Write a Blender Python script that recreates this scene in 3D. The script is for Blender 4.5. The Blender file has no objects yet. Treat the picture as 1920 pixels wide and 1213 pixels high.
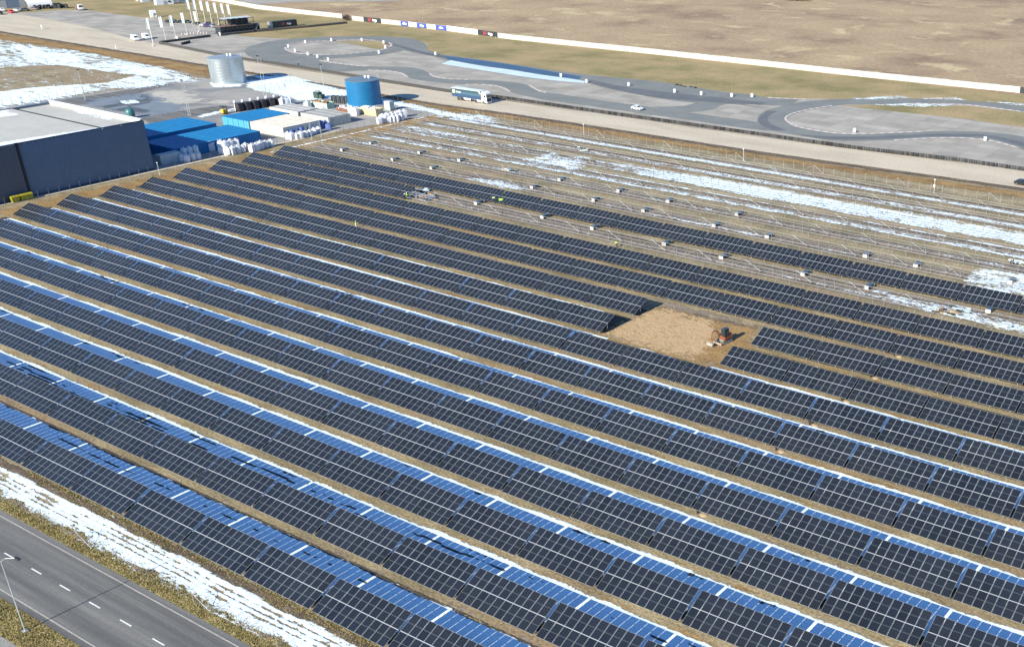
import bpy, math, random
import numpy as np
from mathutils import Vector, Matrix
random.seed(7); rng=np.random.default_rng(7)
C=bpy.context.scene.collection
SC=bpy.context.scene
# ------------------------------------------------------------------ camera
CAM_H=75.3009; PITCH=.4551; YAW=-.5459; ROLL=.0132; F=2041.8987; CX=1409.7733; CY=740.8801
_fw=np.array([math.sin(YAW)*math.cos(PITCH),math.cos(YAW)*math.cos(PITCH),-math.sin(PITCH)])
_rt=np.array([math.cos(YAW),-math.sin(YAW),0]); _up=np.cross(_rt,_fw)
_c,_s=math.cos(ROLL),math.sin(ROLL); RM=np.array([_c*_rt+_s*_up,-_s*_rt+_c*_up,_fw])
def at(x,y,z=0.0):
    "ground point (at height z) seen at a photo pixel"
    v=RM.T@np.array([(x-CX)/F,-(y-CY)/F,1.0]); t=(z-CAM_H)/v[2]; return float(v[0]*t),float(v[1]*t)
def proj(X,Y,Z=0.0):
    v=RM@(np.array([X,Y,Z])-[0,0,CAM_H]); return CX+F*v[0]/v[2],CY-F*v[1]/v[2]
def inframe(X,Y,Z=0,m=30):
    x,y=proj(X,Y,Z); return -m<x<1920+m and -m<y<1213+m
cd=bpy.data.cameras.new('camera'); cam=bpy.data.objects.new('camera',cd); C.objects.link(cam)
cam.matrix_world=Matrix(((RM[0][0],RM[1][0],-RM[2][0],0),(RM[0][1],RM[1][1],-RM[2][1],0),(RM[0][2],RM[1][2],-RM[2][2],CAM_H),(0,0,0,1)))
cd.sensor_fit='HORIZONTAL'; cd.sensor_width=36; cd.lens=F/1920*36
cd.shift_x=(960-CX)/1920; cd.shift_y=(CY-606.5)/1920; cd.clip_start=.5; cd.clip_end=9000
SC.camera=cam
# ------------------------------------------------------------------ world, sun, exposure
SUN_EL=math.radians(27.6); SUN_AZ=math.radians(3.0)
W=bpy.data.worlds.new('World'); SC.world=W; W.use_nodes=True
nt=W.node_tree; bg=nt.nodes['Background']; sky=nt.nodes.new('ShaderNodeTexSky'); sky.sky_type='NISHITA'
sky.sun_disc=False; sky.sun_elevation=SUN_EL; sky.sun_rotation=math.pi+SUN_AZ
sky.air_density=1.0; sky.dust_density=0.0; sky.ozone_density=8.5
nt.links.new(sky.outputs[0],bg.inputs[0]); bg.inputs[1].default_value=0.112
sd=bpy.data.lights.new('sun','SUN'); sd.energy=5.0; sd.angle=math.radians(.5); sd.color=(1,.94,.80)
sun=bpy.data.objects.new('sun',sd); C.objects.link(sun)
_d=Vector((math.sin(SUN_AZ)*math.cos(SUN_EL),math.cos(SUN_AZ)*math.cos(SUN_EL),-math.sin(SUN_EL)))
sun.rotation_euler=_d.to_track_quat('-Z','Y').to_euler()
SC.view_settings.view_transform='Standard'; SC.view_settings.look='None'; SC.view_settings.gamma=1
SC.view_settings.exposure=0.84
SC.cycles.transparent_max_bounces=12; SC.cycles.max_bounces=5; SC.cycles.diffuse_bounces=2; SC.cycles.glossy_bounces=2
# ------------------------------------------------------------------ helpers
class MB:
    def __init__(s): s.v=[]; s.f=[]; s.m=[]
    def add(s,vs,fs,m=0):
        b=len(s.v); s.v+= [tuple(map(float,v)) for v in vs]; s.f+=[tuple(i+b for i in f) for f in fs]; s.m+=[m]*len(fs); return s
    def box(s,x0,x1,y0,y1,z0,z1,m=0,rz=0,o=None):
        vs=[(x,y,z) for z in (z0,z1) for y in (y0,y1) for x in (x0,x1)]
        if rz:
            ox,oy=o if o else ((x0+x1)/2,(y0+y1)/2); c,n=math.cos(rz),math.sin(rz)
            vs=[(ox+(x-ox)*c-(y-oy)*n,oy+(x-ox)*n+(y-oy)*c,z) for x,y,z in vs]
        return s.add(vs,[(0,2,3,1),(4,5,7,6),(0,1,5,4),(1,3,7,5),(3,2,6,7),(2,0,4,6)],m)
    def bevbox(s,x0,x1,y0,y1,z0,z1,b,m=0):
        ring=lambda z,i:[(x0+b+i,y0+i,z),(x1-b-i,y0+i,z),(x1-i,y0+b+i,z),(x1-i,y1-b-i,z),(x1-b-i,y1-i,z),(x0+b+i,y1-i,z),(x0+i,y1-b-i,z),(x0+i,y0+b+i,z)]
        R=[ring(z0,0),ring(z1-b,0),ring(z1,b*.7)]
        return s.loft(R,m)
    def loft(s,R,m=0,cap=True):
        n=len(R[0]); vs=[p for r in R for p in r]; fs=[]
        for k in range(len(R)-1):
            for i in range(n): fs.append((k*n+i,k*n+(i+1)%n,(k+1)*n+(i+1)%n,(k+1)*n+i))
        if cap: fs+=[tuple(range(n))[::-1],tuple(range((len(R)-1)*n,len(R)*n))]
        return s.add(vs,fs,m)
    def lathe(s,x,y,prof,n=24,m=0,cap=True):
        return s.loft([[(x+r*math.cos(2*math.pi*i/n),y+r*math.sin(2*math.pi*i/n),z) for i in range(n)] for r,z in prof],m,cap)
    def tube(s,pts,r,n=6,m=0,r2=None):
        P=[Vector(p) for p in pts]; R=[]
        for k,p in enumerate(P):
            t=(P[min(k+1,len(P)-1)]-P[max(k-1,0)]).normalized()
            a=t.cross(Vector((0,0,1)) if abs(t.z)<.9 else Vector((1,0,0))).normalized(); b=t.cross(a)
            rr=r if r2 is None else r+(r2-r)*k/(len(P)-1)
            R.append([tuple(p+a*rr*math.cos(2*math.pi*i/n)+b*rr*math.sin(2*math.pi*i/n)) for i in range(n)])
        return s.loft([list(q) for q in R],m)
    def cylx(s,x0,x1,y,z,r,n=16,m=0):
        return s.loft([[(x,y+r*math.cos(2*math.pi*i/n),z+r*math.sin(2*math.pi*i/n)) for i in range(n)] for x in (x0,x1)],m)
    def prism(s,poly,y0,y1,m=0):   # poly in xz
        n=len(poly); vs=[(x,y0,z) for x,z in poly]+[(x,y1,z) for x,z in poly]
        fs=[(i,(i+1)%n,(i+1)%n+n,i+n) for i in range(n)]+[tuple(range(n))[::-1],tuple(range(n,2*n))]
        return s.add(vs,fs,m)
    def mesh(s,name,mats,smooth=False):
        me=bpy.data.meshes.new(name); me.from_pydata(s.v,[],s.f)
        for m in (mats if isinstance(mats,(list,tuple)) else [mats]): me.materials.append(m)
        me.polygons.foreach_set('material_index',s.m)
        import bmesh
        bm=bmesh.new(); bm.from_mesh(me); bmesh.ops.recalc_face_normals(bm,faces=bm.faces); bm.to_mesh(me); bm.free()
        if smooth:
            me.polygons.foreach_set('use_smooth',[True]*len(me.polygons))
            try: me.set_sharp_from_angle(angle=math.radians(40))
            except Exception: pass
        me.update(); return me
    def build(s,name,mats,parent=None,loc=(0,0,0),rz=0,smooth=False):
        return link(name,s.mesh(name,mats,smooth),parent,loc,rz)
def link(name,me,parent=None,loc=(0,0,0),rz=0):
    o=bpy.data.objects.new(name,me); C.objects.link(o); o.location=loc; o.rotation_euler=(0,0,rz)
    if parent: o.parent=parent
    return o
def tag(o,label,cat,group=None):
    o['label']=label; o['category']=cat
    if group: o['group']=group
    return o
def thing(name,label,cat,loc=(0,0,0),rz=0,group=None):
    return tag(link(name,None,None,loc,rz),label,cat,group)
def kind(o,k='structure'): o['kind']=k; return o
def dup(root,loc,rz=None,label=None,group=None,skip=()):
    r=root.copy(); C.objects.link(r); r.location=loc
    if rz is not None: r.rotation_euler=(0,0,rz)
    if label: r['label']=label
    if group: r['group']=group
    for ch in root.children:
        if ch.name.split('.')[0] in skip: continue
        c=ch.copy(); C.objects.link(c); c.parent=r
        for g2 in ch.children:
            d=g2.copy(); C.objects.link(d); d.parent=c
    return r
ORD='first second third fourth fifth sixth seventh eighth ninth tenth eleventh twelfth thirteenth fourteenth fifteenth sixteenth seventeenth eighteenth nineteenth twentieth twenty-first twenty-second twenty-third twenty-fourth twenty-fifth twenty-sixth twenty-seventh twenty-eighth twenty-ninth thirtieth'.split()
# ------------------------------------------------------------------ materials
def lin(c): return tuple(((v/255+.055)/1.055)**2.4 if v>10 else v/255/12.92 for v in c)
def mat(name,rgb,rough=.7,metal=0,spec=.5,var=.12,vs=1.5,bump=0,bs=8,rnd=0.0,stretch=(1,1,1)):
    "rgb = linear base colour; mottled with two noises; rnd = per-object value change"
    m=bpy.data.materials.new(name); m.use_nodes=True; n=m.node_tree.nodes; l=m.node_tree.links; p=n['Principled BSDF']
    p.inputs['Roughness'].default_value=rough; p.inputs['Metallic'].default_value=metal; p.inputs['Specular IOR Level'].default_value=spec
    g=n.new('ShaderNodeNewGeometry'); mp=n.new('ShaderNodeMapping'); mp.inputs['Scale'].default_value=stretch; l.new(g.outputs['Position'],mp.inputs[0])
    def noise(sc,det=4,ro=.6):
        t=n.new('ShaderNodeTexNoise'); t.inputs['Scale'].default_value=sc; t.inputs['Detail'].default_value=det; t.inputs['Roughness'].default_value=ro
        l.new(mp.outputs[0],t.inputs['Vector']); return t
    if var>0:
        a=noise(vs); r=n.new('ShaderNodeMapRange'); r.inputs[1].default_value=.25; r.inputs[2].default_value=.75; r.inputs[3].default_value=1-var; r.inputs[4].default_value=1+var
        l.new(a.outputs[0],r.inputs[0]); v=r.outputs[0]
        if rnd:
            oi=n.new('ShaderNodeObjectInfo'); r2=n.new('ShaderNodeMapRange'); r2.inputs[3].default_value=1-rnd; r2.inputs[4].default_value=1+rnd; l.new(oi.outputs['Random'],r2.inputs[0])
            k=n.new('ShaderNodeMath'); k.operation='MULTIPLY'; l.new(v,k.inputs[0]); l.new(r2.outputs[0],k.inputs[1]); v=k.outputs[0]
        mx=n.new('ShaderNodeVectorMath'); mx.operation='SCALE'; mx.inputs[0].default_value=rgb; l.new(v,mx.inputs['Scale']); l.new(mx.outputs[0],p.inputs['Base Color'])
    else: p.inputs['Base Color'].default_value=(*rgb,1)
    if bump:
        b=n.new('ShaderNodeBump'); b.inputs['Strength'].default_value=1; b.inputs['Distance'].default_value=bump; l.new(noise(bs,5).outputs[0],b.inputs['Height']); l.new(b.outputs[0],p.inputs['Normal'])
    return m
def ramp_mat(name,stops,sc,det=6,rough=.9,stretch=(1,1,1),sc2=3.0,amp2=.25,bump=0,bs=6,alpha=False,big=None,dist=0.0):
    "colour ramp over noise; amp2 = fine grain; alpha: attribute 'amt' plus noise cuts the sheet out; big=(rgb,scale,lo,hi) second tone in large patches"
    m=bpy.data.materials.new(name); m.use_nodes=True; n=m.node_tree.nodes; l=m.node_tree.links; p=n['Principled BSDF']
    p.inputs['Roughness'].default_value=rough; p.inputs['Specular IOR Level'].default_value=.15
    g=n.new('ShaderNodeNewGeometry'); mp=n.new('ShaderNodeMapping'); mp.inputs['Scale'].default_value=stretch; l.new(g.outputs['Position'],mp.inputs[0])
    def noise(s_,d_,src=mp.outputs[0],ro=.6,di=0.0):
        t=n.new('ShaderNodeTexNoise'); t.inputs['Scale'].default_value=s_; t.inputs['Detail'].default_value=d_; t.inputs['Roughness'].default_value=ro; t.inputs['Distortion'].default_value=di
        l.new(src,t.inputs['Vector']); return t.outputs[0]
    cr=n.new('ShaderNodeValToRGB'); e=cr.color_ramp.elements
    while len(e)<len(stops): e.new(.5)
    for k,(pos,c) in enumerate(stops): e[k].position=pos; e[k].color=(*c,1)
    l.new(noise(sc,det,di=dist),cr.inputs[0]); col=cr.outputs[0]
    if big:
        rgb,s_,lo,hi=big; r=n.new('ShaderNodeMapRange'); r.inputs[1].default_value=lo; r.inputs[2].default_value=hi; l.new(noise(s_,5,di=.6),r.inputs[0])
        mx=n.new('ShaderNodeMix'); mx.data_type='RGBA'; l.new(r.outputs[0],mx.inputs[0]); l.new(col,mx.inputs[6]); mx.inputs[7].default_value=(*rgb,1); col=mx.outputs[2]
    r=n.new('ShaderNodeMapRange'); r.inputs[1].default_value=.3; r.inputs[2].default_value=.7; r.inputs[3].default_value=1-amp2; r.inputs[4].default_value=1+amp2
    l.new(noise(sc2,3,g.outputs['Position']),r.inputs[0])
    mx=n.new('ShaderNodeVectorMath'); mx.operation='SCALE'; l.new(col,mx.inputs[0]); l.new(r.outputs[0],mx.inputs['Scale']); l.new(mx.outputs[0],p.inputs['Base Color'])
    if bump:
        b=n.new('ShaderNodeBump'); b.inputs['Strength'].default_value=1; b.inputs['Distance'].default_value=bump; l.new(noise(bs,4,g.outputs['Position']),b.inputs['Height']); l.new(b.outputs[0],p.inputs['Normal'])
    if alpha:
        a=n.new('ShaderNodeAttribute'); a.attribute_name='amt'
        m1=n.new('ShaderNodeMapping'); m1.inputs['Scale'].default_value=(.35,1,1); l.new(g.outputs['Position'],m1.inputs[0])
        k1=n.new('ShaderNodeMath'); k1.operation='MULTIPLY_ADD'; l.new(noise(.55,3,m1.outputs[0]),k1.inputs[0]); k1.inputs[1].default_value=1.5; l.new(a.outputs['Fac'],k1.inputs[2])
        m2=n.new('ShaderNodeMapping'); m2.inputs['Scale'].default_value=(.6,1.2,1); l.new(g.outputs['Position'],m2.inputs[0])
        k2=n.new('ShaderNodeMath'); k2.operation='MULTIPLY_ADD'; l.new(noise(2.0,3,m2.outputs[0]),k2.inputs[0]); k2.inputs[1].default_value=1.5; l.new(k1.outputs[0],k2.inputs[2])
        st=n.new('ShaderNodeMapRange'); st.inputs[1].default_value=1.96; st.inputs[2].default_value=2.06; l.new(k2.outputs[0],st.inputs[0])
        tr=n.new('ShaderNodeBsdfTransparent'); ms=n.new('ShaderNodeMixShader'); l.new(st.outputs[0],ms.inputs[0]); l.new(tr.outputs[0],ms.inputs[1]); l.new(p.outputs[0],ms.inputs[2])
        l.new(ms.outputs[0],n['Material Output'].inputs['Surface'])
    return m
L=lambda r,g,b:(r,g,b)
M_ground=ramp_mat('M_ground',[(.32,L(.18,.15,.088)),(.5,L(.268,.22,.135)),(.68,L(.36,.30,.19))],.22,7,stretch=(.5,1,1),sc2=2.5,amp2=.35,bump=.12,bs=2.5,big=(L(.28,.205,.13),.05,.5,.68))
M_field=ramp_mat('M_field',[(.33,L(.24,.17,.115)),(.47,L(.345,.255,.16)),(.62,L(.40,.30,.185))],.03,12,sc2=.55,amp2=.18,bump=.3,bs=.7,big=(L(.50,.405,.24),.05,.56,.68),stretch=(.8,.8,1))
M_infield=ramp_mat('M_infield',[(.36,L(.215,.185,.085)),(.5,L(.295,.24,.12)),(.62,L(.36,.27,.145))],.05,9,sc2=1.6,amp2=.3,bump=.15,bs=1)
M_verge=ramp_mat('M_verge',[(.3,L(.20,.165,.06)),(.5,L(.30,.245,.10)),(.7,L(.42,.33,.16))],.9,8,sc2=6,amp2=.45,bump=.25,bs=4)
M_brown=ramp_mat('M_brown',[(.3,L(.19,.115,.045)),(.6,L(.33,.215,.095))],.25,7,sc2=2,amp2=.3,bump=.1,bs=2,alpha=True,stretch=(.4,1,1))
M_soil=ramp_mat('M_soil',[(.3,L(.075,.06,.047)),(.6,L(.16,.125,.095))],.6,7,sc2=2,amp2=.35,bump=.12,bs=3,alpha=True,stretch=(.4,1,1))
M_shade_soil=ramp_mat('M_black_soil',[(.3,L(.05,.042,.034)),(.6,L(.095,.078,.06))],.6,6,sc2=2,amp2=.3,alpha=True)  # wet soil, coloured darker still to paint in the shade under the tables
M_grey=ramp_mat('M_grey',[(.3,L(.15,.125,.105)),(.6,L(.27,.22,.175))],.4,7,sc2=2,amp2=.3,bump=.1,bs=3,alpha=True,stretch=(.35,1,1))
M_sand=ramp_mat('M_sand',[(.28,L(.32,.205,.105)),(.45,L(.44,.305,.165)),(.75,L(.485,.345,.195))],.30,9,sc2=2.5,amp2=.16,bump=.16,bs=1.6,alpha=True,dist=2.5)
M_gravel=ramp_mat('M_gravel',[(.3,L(.43,.37,.28)),(.6,L(.53,.465,.36))],.15,7,sc2=1.5,amp2=.12,bump=.05,bs=3,stretch=(.25,1,1))
M_snow=ramp_mat('M_snow',[(.3,L(.70,.82,.87)),(.7,L(.77,.86,.90))],.4,4,rough=.75,sc2=1,amp2=.04,bump=.08,bs=1.6,alpha=True)
M_snowroof=ramp_mat('M_snowroof',[(.3,L(.72,.80,.90)),(.7,L(.78,.86,.94))],.4,4,rough=.75,sc2=1,amp2=.04,alpha=True)
M_asph=ramp_mat('M_asph',[(.36,L(.115,.116,.112)),(.5,L(.15,.149,.14)),(.62,L(.20,.195,.18))],.55,5,rough=.8,sc2=7,amp2=.16,stretch=(.03,1.3,1))
M_track=ramp_mat('M_track',[(.3,L(.17,.18,.172)),(.65,L(.215,.225,.21))],.12,8,rough=.8,sc2=2,amp2=.1)
M_groove=ramp_mat('M_groove',[(.3,L(.115,.12,.12)),(.65,L(.15,.153,.15))],.12,8,rough=.6,sc2=2,amp2=.15)
M_wet=mat('M_wet',L(.035,.06,.10),.38,0,.5,.4,.15)
M_wetband=mat('M_wetband',L(.55,.66,.72),.5,0,.3,.12,.2)
M_white=mat('M_white',L(.78,.78,.76),.5,var=.05)
M_kerb=mat('M_kerb',L(.56,.54,.51),.6,var=.1); M_kerb2=mat('M_kerb2',L(.45,.34,.30),.7,var=.1)
M_line=mat('M_line',L(.72,.72,.68),.6,var=.12,vs=3); M_edge=mat('M_edge',L(.42,.38,.32),.7,var=.3,vs=3)
M_pave=ramp_mat('M_pave',[(.3,L(.22,.215,.20)),(.7,L(.32,.31,.28))],1.5,4,sc2=6,amp2=.25)
def slab_mat(name,a,b,joint,sx,sy,rough=.85,big=None):
    m=bpy.data.materials.new(name); m.use_nodes=True; n=m.node_tree.nodes; l=m.node_tree.links; p=n['Principled BSDF']; p.inputs['Roughness'].default_value=rough; p.inputs['Specular IOR Level'].default_value=.2
    g=n.new('ShaderNodeNewGeometry'); br=n.new('ShaderNodeTexBrick'); br.offset=0; br.inputs['Color1'].default_value=(*a,1); br.inputs['Color2'].default_value=(*b,1); br.inputs['Mortar'].default_value=(*joint,1)
    br.inputs['Scale'].default_value=1; br.inputs['Mortar Size'].default_value=.07; br.inputs['Brick Width'].default_value=sx; br.inputs['Row Height'].default_value=sy; br.inputs['Mortar Smooth'].default_value=.4
    l.new(g.outputs['Position'],br.inputs['Vector'])
    t=n.new('ShaderNodeTexNoise'); t.inputs['Scale'].default_value=.09; t.inputs['Detail'].default_value=9; t.inputs['Roughness'].default_value=.65; l.new(g.outputs['Position'],t.inputs['Vector'])
    r=n.new('ShaderNodeMapRange'); r.inputs[1].default_value=.3; r.inputs[2].default_value=.7; r.inputs[3].default_value=.8; r.inputs[4].default_value=1.16; l.new(t.outputs[0],r.inputs[0])
    s=n.new('ShaderNodeVectorMath'); s.operation='SCALE'; l.new(br.outputs[0],s.inputs[0]); l.new(r.outputs[0],s.inputs['Scale']); col=s.outputs[0]
    if big:
        rgb,sc,lo,hi,rg=big; t2=n.new('ShaderNodeTexNoise'); t2.inputs['Scale'].default_value=sc; t2.inputs['Detail'].default_value=5; t2.inputs['Distortion'].default_value=.8; l.new(g.outputs['Position'],t2.inputs['Vector'])
        r2=n.new('ShaderNodeMapRange'); r2.inputs[1].default_value=lo; r2.inputs[2].default_value=hi; l.new(t2.outputs[0],r2.inputs[0])
        mx=n.new('ShaderNodeMix'); mx.data_type='RGBA'; l.new(r2.outputs[0],mx.inputs[0]); l.new(col,mx.inputs[6]); mx.inputs[7].default_value=(*rgb,1); col=mx.outputs[2]
        r3=n.new('ShaderNodeMapRange'); l.new(r2.outputs[0],r3.inputs[0]); r3.inputs[3].default_value=rough; r3.inputs[4].default_value=rg; l.new(r3.outputs[0],p.inputs['Roughness'])
    l.new(col,p.inputs['Base Color']); return m
M_apron=slab_mat('M_apron',L(.30,.28,.245),L(.40,.37,.32),L(.22,.205,.175),7,5)
M_yard=slab_mat('M_yard',L(.31,.30,.275),L(.325,.31,.285),L(.28,.27,.25),40,40,big=(L(.20,.205,.205),.05,.48,.62,.7))
M_alu=mat('M_alu',L(.32,.34,.33),.4,.2,.5,0); M_galv=mat('M_galv',L(.46,.48,.48),.4,.3,.5,.1)
M_rail=mat('M_rail',L(.50,.50,.55),.4,.1,.5,0)
M_rack=mat('M_rack',L(.27,.28,.27),.5,.1,.5,.15); M_brace=mat('M_brace',L(.36,.365,.36),.45,.1,.5,.1)
M_dark=mat('M_dark',L(.02,.022,.026),.5,var=.2); M_rubber=mat('M_rubber',L(.062,.06,.058),.85,var=.35,vs=4,rnd=.6)
M_steel=mat('M_steel',L(.35,.37,.38),.4,.4,.5,.15)
def panel_mat():
    m=bpy.data.materials.new('M_cells'); m.use_nodes=True; n=m.node_tree.nodes; l=m.node_tree.links; p=n['Principled BSDF']
    p.inputs['Roughness'].default_value=.16; p.inputs['IOR'].default_value=1.5; p.inputs['Specular IOR Level'].default_value=.42
    tc=n.new('ShaderNodeTexCoord'); sx=n.new('ShaderNodeSeparateXYZ'); l.new(tc.outputs['Object'],sx.inputs[0])
    def M(op,a,b=None):
        k=n.new('ShaderNodeMath'); k.operation=op
        for i,q in enumerate((a,b)):
            if q is None: continue
            if isinstance(q,(int,float)): k.inputs[i].default_value=q
            else: l.new(q,k.inputs[i])
        return k.outputs[0]
    mid=M('LESS_THAN',M('ABSOLUTE',sx.outputs[1]),.017)
    fx=M('FRACT',M('MULTIPLY',sx.outputs[0],1/.182)); cx=M('LESS_THAN',M('ABSOLUTE',M('SUBTRACT',fx,.5)),.10)
    fy=M('FRACT',M('MULTIPLY',sx.outputs[1],1/.091)); cy=M('LESS_THAN',fy,.06)
    oi=n.new('ShaderNodeObjectInfo'); rr=n.new('ShaderNodeMapRange'); rr.inputs[3].default_value=.72; rr.inputs[4].default_value=1.3; l.new(oi.outputs['Random'],rr.inputs[0])
    base=n.new('ShaderNodeVectorMath'); base.operation='SCALE'; base.inputs[0].default_value=(.0095,.0125,.0195); l.new(rr.outputs[0],base.inputs['Scale'])
    def mix(f,a,c):
        k=n.new('ShaderNodeMix'); k.data_type='RGBA'; l.new(f,k.inputs[0]); l.new(a,k.inputs[6]); k.inputs[7].default_value=(*c,1); return k.outputs[2]
    c=mix(cx,base.outputs[0],(.034,.040,.050)); c=mix(cy,c,(.020,.025,.034)); g_=n.new('ShaderNodeNewGeometry'); dn=n.new('ShaderNodeTexNoise'); dn.inputs['Scale'].default_value=.12; dn.inputs['Detail'].default_value=5; l.new(g_.outputs['Position'],dn.inputs['Vector']); dr=n.new('ShaderNodeMapRange'); dr.inputs[1].default_value=.4; dr.inputs[2].default_value=.7; dr.inputs[4].default_value=.13; l.new(dn.outputs[0],dr.inputs[0]); c=mix(dr.outputs[0],c,(.055,.058,.062)); c=mix(mid,c,(.13,.155,.16)); l.new(c,p.inputs['Base Color']); return m
M_cells=panel_mat()
# ------------------------------------------------------------------ sheets on the ground
def poly_sheet(name,pts,z,m):
    me=bpy.data.meshes.new(name); me.from_pydata([(x,y,z) for x,y in pts],[],[tuple(range(len(pts)))]); me.materials.append(m)
    o=kind(link(name,me)); return o
def catmull(P,k):
    P=[np.array(p,float) for p in P]; out=[]
    for i in range(len(P)-1):
        a,b,c,d=P[max(i-1,0)],P[i],P[i+1],P[min(i+2,len(P)-1)]
        for j in range(k):
            t=j/k; out.append(.5*((2*b)+(c-a)*t+(2*a-5*b+4*c-d)*t*t+(3*b-a-3*c+d)*t**3))
    return out+[P[-1]]
def strip_sheet(name,pairs,z,m,k=6,px=True):
    if px: pairs=[(at(*a),at(*b)) for a,b in pairs]
    A=catmull([a for a,b in pairs],k); B=catmull([b for a,b in pairs],k); n=len(A)
    me=bpy.data.meshes.new(name); me.from_pydata([(p[0],p[1],z) for p in A]+[(p[0],p[1],z) for p in B],[],[(i,i+1,n+i+1,n+i) for i in range(n-1)]); me.materials.append(m)
    return kind(link(name,me))
def vnoise(x,y,s,seed=0):
    "cheap value noise, vectorised, 0..1"
    x=np.asarray(x)*s; y=np.asarray(y)*s; xi=np.floor(x).astype(int); yi=np.floor(y).astype(int); fx=x-xi; fy=y-yi; fx=fx*fx*(3-2*fx); fy=fy*fy*(3-2*fy)
    h=lambda a,b:((np.sin(a*127.1+b*311.7+seed*74.7)*43758.5453)%1.0)
    return (h(xi,yi)*(1-fx)+h(xi+1,yi)*fx)*(1-fy)+(h(xi,yi+1)*(1-fx)+h(xi+1,yi+1)*fx)*fy
def amt_sheet(name,xs,ys,amt,z,m,kd='stuff'):
    "grid of xs by ys with 'amt' per vertex; cells that can never show are dropped"
    X,Y=np.meshgrid(xs,ys); A=amt(X,Y) if callable(amt) else amt
    nx,ny=len(xs),len(ys); keep=A>.02; idx=np.arange(nx*ny).reshape(ny,nx)
    q=keep[:-1,:-1]|keep[1:,:-1]|keep[:-1,1:]|keep[1:,1:]
    f=np.stack([idx[:-1,:-1][q],idx[:-1,1:][q],idx[1:,1:][q],idx[1:,:-1][q]],1)
    used=np.unique(f); re=-np.ones(nx*ny,int); re[used]=np.arange(len(used))
    zz=z+np.clip(A.ravel()-.4,0,.6)*.06 if kd=='stuff' else np.full(nx*ny,z)
    v=np.stack([X.ravel(),Y.ravel(),zz],1)[used]
    me=bpy.data.meshes.new(name); me.from_pydata(v.tolist(),[],re[f].tolist()); me.materials.append(m)
    at_=me.attributes.new('amt','FLOAT','POINT'); at_.data.foreach_set('value',A.ravel()[used].astype(np.float32))
    return kind(link(name,me),kd)
def poly_amt(name,pts,base,soft,z,m,cell=1.5,px=True,mod=None,kd='stuff'):
    P=np.array([at(*p) for p in pts] if px else pts,float)
    xs=np.arange(P[:,0].min()-soft,P[:,0].max()+soft+cell,cell); ys=np.arange(P[:,1].min()-soft,P[:,1].max()+soft+cell,cell)
    X,Y=np.meshgrid(xs,ys); ins=np.zeros(X.shape,bool); D=np.full(X.shape,1e9)
    for i in range(len(P)):
        a,b=P[i],P[(i+1)%len(P)]
        c=((a[1]>Y)!=(b[1]>Y)); xx=a[0]+(Y-a[1])*(b[0]-a[0])/(b[1]-a[1] if b[1]!=a[1] else 1e-9); ins^=c&(X<xx)
        d=b-a; t=np.clip(((X-a[0])*d[0]+(Y-a[1])*d[1])/max(d@d,1e-9),0,1); D=np.minimum(D,np.hypot(X-a[0]-t*d[0],Y-a[1]-t*d[1]))
    sd_=np.where(ins,D,-D); A=.5+(base-.5)*np.clip(sd_/soft,0,1)+.5*np.clip(sd_/soft,-1,0)
    if mod: A=mod(X,Y,A)
    return amt_sheet(name,xs,ys,A,z,m,kd)
def arange2(a,b,s): return np.linspace(a,b,max(2,int((b-a)/s)+1))
# ------------------------------------------------------------------ ground and roads
poly_sheet('ground',[(-4000,-300),(3000,-300),(3000,6000),(-4000,6000)],0,M_ground)
poly_sheet('field',[(-2600,396),(2500,396),(2500,5500),(-3500,5500),(-3500,396)],.02,M_field)
poly_sheet('infield',[(-1500,288),(200,288),(200,396.5),(-1500,396.5)],.03,M_infield)
apron=[(-60,26),(60,24),(120,19),(170,21),(215,27),(262,33),(330,40),(400,52),(425,62),(470,70),(540,74),(600,71),(720,70),(785,77),(802,84),(797,98),(870,109),(960,121),(1072,138),(1225,153),(1350,172),(1440,184),(1560,187),(1715,186),(1920,200),(2060,216),(2060,352),(1920,325),(1800,305),(1440,259),(1120,214),(960,190),(830,175),(700,153.5),(560,129.5),(450,113.5),(300,87),(200,62),(-60,30)]
poly_sheet('track_apron',[at(*p) for p in apron],.06,M_apron)
strip_sheet('gravel_road',[((-900,300),(-900,262)),((-620,305),(-620,268)),((-500,290),(-500,268.3)),((-420,282.5),(-420,267.4)),((-350,281.5),(-350,267.5)),((-290,281.5),(-290,265.5)),((-230,283.5),(-230,268.5)),((-165,285.4),(-165,269.3)),((-105,290),(-105,273)),((-60,292),(-60,275)),((60,300),(60,279))],.08,M_gravel,px=False)
poly_sheet('road',[(-420,41.4),(160,41.4),(160,51.0),(-420,51.0)],.05,M_asph)
for k,(y0,y1,m) in enumerate([(42.08,42.22,M_edge),(50.15,50.29,M_edge)]): poly_sheet('road_edge_line',[(-420,y0),(160,y0),(160,y1),(-420,y1)],.058,m)
mb=MB()
for k in range(-12,14):
    x=-132.4+5.95*k; mb.add([(x,46.13,.06),(x+2.12,46.13,.06),(x+2.12,46.29,.06),(x,46.29,.06)],[(0,1,2,3)])
kind(mb.build('road_centre_line',M_line))
poly_sheet('pavement',[(-200,34.2),(60,34.2),(60,37.85),(-200,37.85)],.03,M_pave)
for nm,y0,y1 in (('verge',37.86,41.38),('verge',51.02,53.3)): poly_sheet(nm,[(-300,y0),(100,y0),(100,y1),(-300,y1)],.035,M_verge)
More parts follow.
